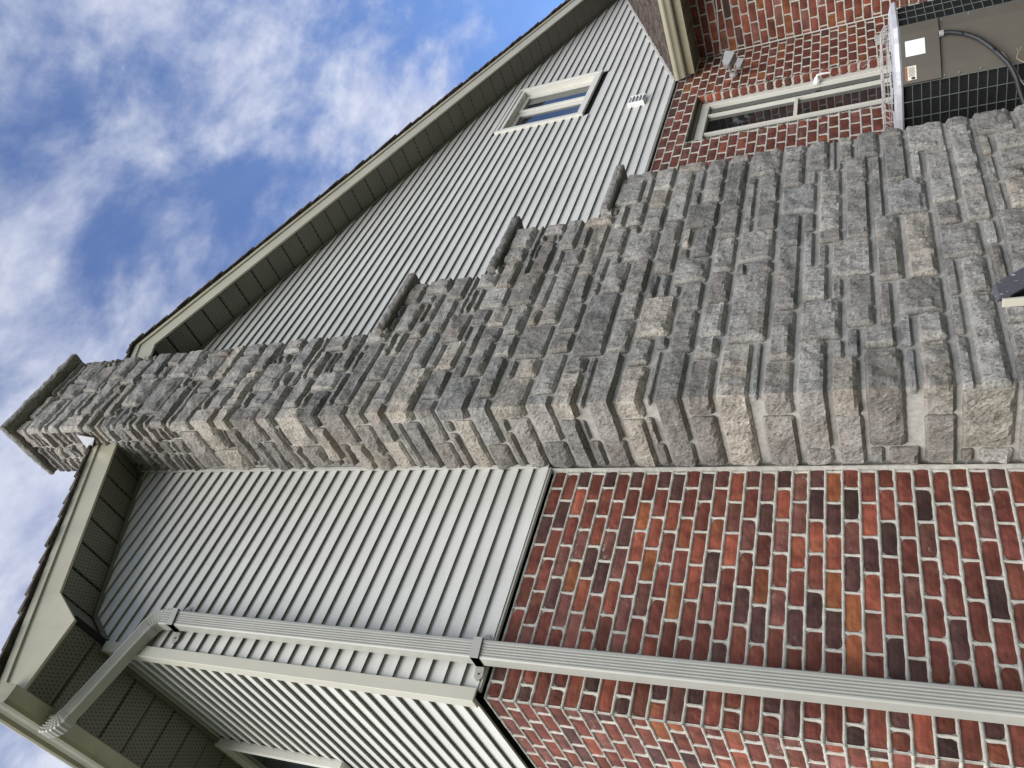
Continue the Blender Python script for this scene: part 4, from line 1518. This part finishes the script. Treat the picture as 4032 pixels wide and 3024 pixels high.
def lamp_head(c, aim, s):
    c, f = Vector(c), Vector(aim).normalized()
    r_ = f.cross(Vector((0, 0, 1))).normalized()
    u = r_.cross(f)
    def P_(a, b_, d):
        return c + r_ * (a * s) + u * (b_ * s) + f * (d * s)
    mb = MB()
    rings = []
    for w_, d in ((.35, -.9), (.62, -.75), (.72, -.2), (.82, .55), (.86, .8)):
        rings.append([P_(-w_, -w_ * .8, d), P_(w_, -w_ * .8, d), P_(w_, w_ * .8, d), P_(-w_, w_ * .8, d)])
    for w_, d in ((.78, .8), (.70, .35)):
        rings.append([P_(-w_, -w_ * .8, d), P_(w_, -w_ * .8, d), P_(w_, w_ * .8, d), P_(-w_, w_ * .8, d)])
    mb.sweep(rings)
    h_ = mb.build('lamp_head', mgrey, fl)
    mb = MB()
    mb.add([P_(-.66, -.52, .40), P_(.66, -.52, .40), P_(.66, .52, .40), P_(-.66, .52, .40)], [(0, 1, 2, 3)])
    mb.build('lens', M['glass'], h_)


lamp_head((6.90, -.185, 2.825), (.80, -.50, -.40), .078)
lamp_head((6.83, -.145, 2.712), (.85, -.45, -.35), .052)

# junction box
jb = MB()
jb.box((6.89, -.052, 1.368), (7.0, -.002, 1.448))
jb.box((6.884, -.058, 1.362), (7.006, -.050, 1.454))
jb.tube([(6.945, -.025, 1.368), (6.945, -.022, 1.28)], .010)
o = jb.build('junction_box', plain('light grey plastic', (.42, .43, .42), .5, .05), None, 'small pale grey junction box on the brick beside the window', 'junction box', bevel=.002)

# cable running round the inner corner
cb = MB()
cb.tube([(7.602, -1.6, 2.93), (7.602, -.9, 2.945), (7.602, -.5, 2.962), (7.602, -.18, 2.992), (7.602, -.03, 3.006), (7.595, -.012, 2.995), (7.592, -.012, 2.95), (7.590, -.012, 2.5), (7.592, -.012, 1.9), (7.590, -.012, 1.2), (7.590, -.012, .5)], .0065, 6)
cb.build('cable', plain('white cable', (.58, .58, .56), .5), None, 'thin white cable running down the inner corner of the brick walls', 'cable')

# white lever handle on the window jamb
hd = root('window_handle', (6.52, .06, 1.95), 'white lever handle mounted on the tall window frame', 'handle')
mw = plain('white plastic', (.75, .75, .73), .35, .03)
mb = MB()
mb.sweep([[(6.515 + r_ * math.cos(2 * math.pi * k / 12), y, 1.985 + r_ * math.sin(2 * math.pi * k / 12)) for k in range(12)] for r_, y in ((.036, .084), (.036, .062), (.026, .040), (.016, .022))])
mb.build('rose', mw, hd)
mb = MB()
mb.tube([(6.515, .030, 1.985), (6.520, .010, 1.975), (6.522, .006, 1.93), (6.524, .012, 1.86)], [.013, .013, .011, .009])
mb.build('lever', mw, hd)

# ------------------------------------------------------------------ air conditioner
ac = root('air_conditioner', (5.0, -.48, 0), 'brown and black outdoor air conditioner behind the chimney base', 'air conditioner')
ax0, ax1, ay0, ay1 = 4.56, 5.45, -.917, -.055
CHF = .30
brown = plain('dark brown cabinet paint', (.085, .075, .062), .45, .06, .4, 4)
rimm = plain('scuffed pale grey pan', (.50, .51, .55), .45, .15, .4, 9, 0, 0, .4)
coilm = plain('black coil fins', (.012, .0125, .014), .7, .3, .3, 60)
wirem = plain('green grey wire', (.12, .14, .13), .5, .15, .4, 20)


def octo(o, z, c=CHF, c2=.10):
    return [(ax0 - o, ay0 - o + c, z), (ax0 - o + c, ay0 - o, z), (ax1 + o - c2, ay0 - o, z), (ax1 + o, ay0 - o + c2, z), (ax1 + o, ay1 + o - c2, z), (ax1 + o - c2, ay1 + o, z), (ax0 - o + c2, ay1 + o, z), (ax0 - o, ay1 + o - c2, z)]


ZT = 1.312
mb = MB()
mb.sweep([octo(-.03, .12, .28), octo(-.03, ZT - .01, .28)])
coil = mb.build('coil', coilm, ac)
mb = MB()
mb.sweep([octo(.012, .05), octo(.012, .13)])
mb.build('base_pan', brown, ac)
mb = MB()
mb.sweep([octo(.004, ZT), octo(.012, ZT + .012), octo(.006, ZT + .040), octo(-.05, ZT + .058, .32), octo(-.10, ZT + .060, .35), octo(-.12, ZT + .035, .36)])
mb.build('top_rim', rimm, ac)
# fan guard dome of wires
cxg, cyg = (ax0 + ax1) / 2 + .02, (ay0 + ay1) / 2 + .02
gd = MB()
for k in range(36):
    w = 2 * math.pi * k / 36
    gd.tube([(cxg + r_ * math.cos(w), cyg + r_ * math.sin(w), z) for r_, z in ((.40, ZT + .055), (.395, ZT + .095), (.36, ZT + .118), (.22, ZT + .128), (.08, ZT + .130))], .0028, 4, 0, False)
for r_, z in ((.397, ZT + .08), (.36, ZT + .119), (.29, ZT + .124), (.22, ZT + .129), (.14, ZT + .131), (.08, ZT + .131)):
    gd.tube([(cxg + r_ * math.cos(2 * math.pi * k / 40), cyg + r_ * math.sin(2 * math.pi * k / 40), z) for k in range(41)], .003, 4, 0, False)
gd.build('fan_guard', plain('rusty grey guard wire', (.36, .34, .33), .5, .3, .4, 18), ac)
mb = MB()
for k in range(4):
    w = 2 * math.pi * k / 4
    c_, s_ = math.cos(w), math.sin(w)
    q = [(.05, -.04, .02), (.30, -.10, .03), (.32, .06, -.03), (.06, .05, -.01)]
    mb.add([(cxg + a * c_ - b_ * s_, cyg + a * s_ + b_ * c_, ZT + .03 + z) for a, b_, z in q] + [(cxg + a * c_ - b_ * s_, cyg + a * s_ + b_ * c_, ZT + .024 + z) for a, b_, z in q], [(0, 1, 2, 3), (7, 6, 5, 4), (0, 4, 5, 1), (1, 5, 6, 2), (2, 6, 7, 3), (3, 7, 4, 0)])
mb.tube([(cxg, cyg, ZT - .1), (cxg, cyg, ZT + .06)], .06, 14)
mb.build('fan', coilm, ac)
# corner panel on the bevelled corner: three folded facets
P1, P2 = Vector((ax0, ay0 + CHF, 0)), Vector((ax0 + CHF, ay0, 0))
tv = (P2 - P1).normalized()
nv_ = Vector((-tv.y, tv.x, 0))
if nv_.dot(Vector((-1, -1, 0))) < 0:
    nv_ = -nv_
LEN = (P2 - P1).length


def ap(s_, z, o=0.):
    p = P1 + tv * s_ + nv_ * o
    return (p.x, p.y, z)


def facet(z0, z1, o):
    outl = [(-.005, -.006), (.085, .014), (.155, .020), (.350, .020), (.425, .004), (LEN + .004, -.006)]
    mb = MB()
    front = [ap(s_, z0, q + o) for s_, q in outl]
    mb.prism(front + [ap(LEN, z0, -.02), ap(0, z0, -.02)], (0, 0, z1 - z0))
    return mb


facet(.13, 1.072, 0.0).build('corner_panel', brown, ac)
cbx = facet(1.068, ZT, .022).build('control_box', brown, ac, bevel=.002)
stw = plain('blank white sticker', (.70, .74, .80), .3, .03)
mb = MB()
mb.prism([ap(.183, 1.160, .0435), ap(.296, 1.160, .0435), ap(.296, 1.285, .0435), ap(.183, 1.285, .0435)], tuple(nv_ * .0012))
mb.build('sticker', stw, ac)


def fo(s_):
    return (.014 + (.020 - .014) * (s_ - .085) / .07) if s_ > .085 else (-.006 + .020 * (s_ + .005) / .09)


mb = MB()
mb.prism([ap(.018, 1.224, fo(.018) + .0235), ap(.112, 1.224, fo(.112) + .0235 + .002), ap(.112, 1.293, fo(.112) + .0255), ap(.018, 1.293, fo(.018) + .0235)], tuple(nv_ * .001))
lab = mb.build('caution_label', plain('cream paper label', (.66, .64, .56), .5, .05), ac)
ink = plain('dark print', (.03, .03, .032), .6)
ora = plain('orange print', (.28, .07, .025), .6)
mb = MB()
for k in range(11):
    s0_ = .040 + .0062 * k
    z0_ = 1.232 + random.uniform(0, .004)
    mb.add([ap(s0_, z0_, fo(s0_) + .0262), ap(s0_ + .0022, z0_, fo(s0_) + .0264), ap(s0_ + .0022, 1.276, fo(s0_) + .0264), ap(s0_, 1.276 - random.uniform(0, .006), fo(s0_) + .0262)], [(0, 1, 2, 3)])
mb.add([ap(.022 + .006 + .0095 * math.cos(k * .524), 1.246 + .014 * math.sin(k * .524), fo(.03) + .0262) for k in range(12)], [tuple(range(12))])
mb.build('label_print', ink, lab)
mb = MB()
mb.add([ap(.019, 1.281, fo(.019) + .026), ap(.110, 1.281, fo(.11) + .0275), ap(.110, 1.2925, fo(.11) + .0275), ap(.019, 1.2925, fo(.019) + .026)], [(0, 1, 2, 3)])
mb.build('label_header', ora, lab)
# screws along the panel edges
mb = MB()
for s_, z in ((.012, .96), (.012, 1.05), (.012, 1.085), (LEN - .012, 1.05), (LEN - .012, 1.085), (LEN - .012, .88), (.012, .83), (.012, ZT - .01), (LEN - .01, ZT - .01)):
    mb.tube([ap(s_, z, -.004), ap(s_, z, .010)], .005, 6)
mb.build('screws', plain('bright screw', (.5, .5, .48), .3, .05, .5, 3, 0, .8), ac, kind='stuff')
# wire guards on the two visible faces
wl_ = MB()
for k in range(19):
    z = .20 + k * .0585
    wl_.tube([(ax0 - .004, ay0 + CHF + .004, z), (ax0 - .004, ay1 - .1, z)], .0026, 5)
for k in range(5):
    y = ay0 + CHF + .008 + k * .127
    wl_.tube([(ax0 - .001, y, .14), (ax0 - .001, y, ZT - .004)], .0032, 5)
wl_.build('wire_guard', wirem, ac)
wl_ = MB()
for k in range(19):
    z = .20 + k * .0585
    wl_.tube([(ax0 + CHF + .004, ay0 - .004, z), (ax1 - .1, ay0 - .004, z)], .0026, 5)
for k in range(5):
    x = ax0 + CHF + .012 + k * .132
    wl_.tube([(x, ay0 - .001, .14), (x, ay0 - .001, ZT - .004)], .0032, 5)
wl_.build('wire_guard', wirem, ac)
# conduit whip
cab = MB()
cpts = [(.301, 1.075), (.300, 1.05), (.293, 1.0), (.267, .931), (.238, .880), (.201, .832), (.155, .790), (.104, .748), (.050, .712), (-.002, .677), (-.065, .650), (-.126, .632), (-.20, .622), (-.30, .60), (-.40, .52)]
rr = []
for k in range(len(cpts)):
    rr.append(.0155)
cab.tube([ap(s_, z, .045) for s_, z in cpts], rr, 10)
cab.build('conduit', plain('black rubber conduit', (.022, .024, .028), .45, .1), ac)
mb = MB()
mb.tube([ap(.301, 1.070, .040), ap(.301, 1.040, .042)], .022, 8)
mb.build('fitting', mgrey, ac)
mb = MB()
mb.tube([ap(.085, .705, .03), ap(.068, .693, .035), ap(.02, .672, .04), (ap(-.037, .644, .04)), ap(-.147, .604, .04), ap(-.25, .55, .05)], .005, 6)
mb.build('thin_wire', plain('grey wire', (.16, .15, .13), .6), ac)
mb = MB()
for s_, z in ((.267, .931), (.104, .748)):
    mb.tube([ap(s_ - .02, z - .012, .055), ap(s_ + .010, z + .010, .064)], .005, 5)
mb.build('cable_tie', coilm, ac)

# dead twigs caught beside the unit
tw = MB()
base = Vector(ap(-.10, .50, .10))
tip = [ap(-.041, .594, .10), ap(-.014, .625, .10), ap(.001, .631, .10), ap(.034, .62, .10), ap(.063, .604, .11)]
tw.tube([base, tip[0], tip[1], tip[2], tip[3], tip[4]], [.004, .003, .0025, .002, .0016, .001], 5)
tw.tube([tip[3], ap(.049, .627, .115), ap(.060, .634, .12)], [.0018, .0012, .0008], 4)
tw.tube([tip[3], ap(.055, .600, .095), ap(.075, .592, .09)], [.0018, .0012, .0008], 4)
tw.tube([tip[0], ap(-.06, .57, .13), ap(-.03, .555, .15)], [.0025, .0016, .001], 4)
tw.tube([tip[0], ap(-.045, .58, .08), ap(.02, .575, .07), ap(.06, .57, .075)], [.0022, .0018, .0014, .001], 4)
tw.build('dead_twig', plain('dry straw stem', (.32, .27, .17), .8), None, 'pale dry twig sticking up in front of the air conditioner', 'twig')

# weathered painted boards in front of the chimney, close to the camera
bd = root('weathered_boards', (1.45, -1.0, 0), 'weathered dark grey painted board with white scuffs poking up before the chimney', 'board')


def bray(px, py, y):
    u, v = 3024 - py, px
    d = AX_R * (u - 1512) + AX_U * -(v - 2016) + AX_F * FPX
    t1 = (y - EYE.y) / d.y
    return EYE + d * t1


mwood, t, b = newmat('peeling dark painted wood')
p = pos(t)
pk = mth(t, 'MULTIPLY', rng(t, nz(t, scaled(t, p, (60, 60, 14)), 1.0, 4, .6), .60, .66), rng(t, nz(t, p, 24, 2), .42, .6))
L(t, mixc(t, pk, mixc(t, nz(t, p, 60, 4), (.050, .050, .062), (.12, .12, .14)), (.68, .68, .66)), b.inputs['Base Color'])
b.inputs['Roughness'].default_value = .5
bump(t, b, nz(t, scaled(t, p, (90, 90, 20)), 1., 4), .5, .004)
q = [Vector(v) for v in ((1.534, -1.0, 1.101), (1.640, -1.0, 1.103), (2.24, -1.0, .36), (2.13, -1.0, .30), (1.546, -1.0, 1.058))]
mb = MB()
mb.prism(q, (.012, .034, .008))
mb.build('board', mwood, bd, bevel=.003)
mb = MB()
mb.box((1.512, -1.006, .0), (1.526, -.965, 1.090))
mb.build('lath', M['trim'], bd, 'cream coloured edge strip', bevel=.002)
mb = MB()
mb.box((1.530, -.960, .0), (1.66, -.950, 1.060))
mb.build('gap_shade_sheet', M['dark'], bd)  # near-black sheet added to stand for the shaded gap beneath the board
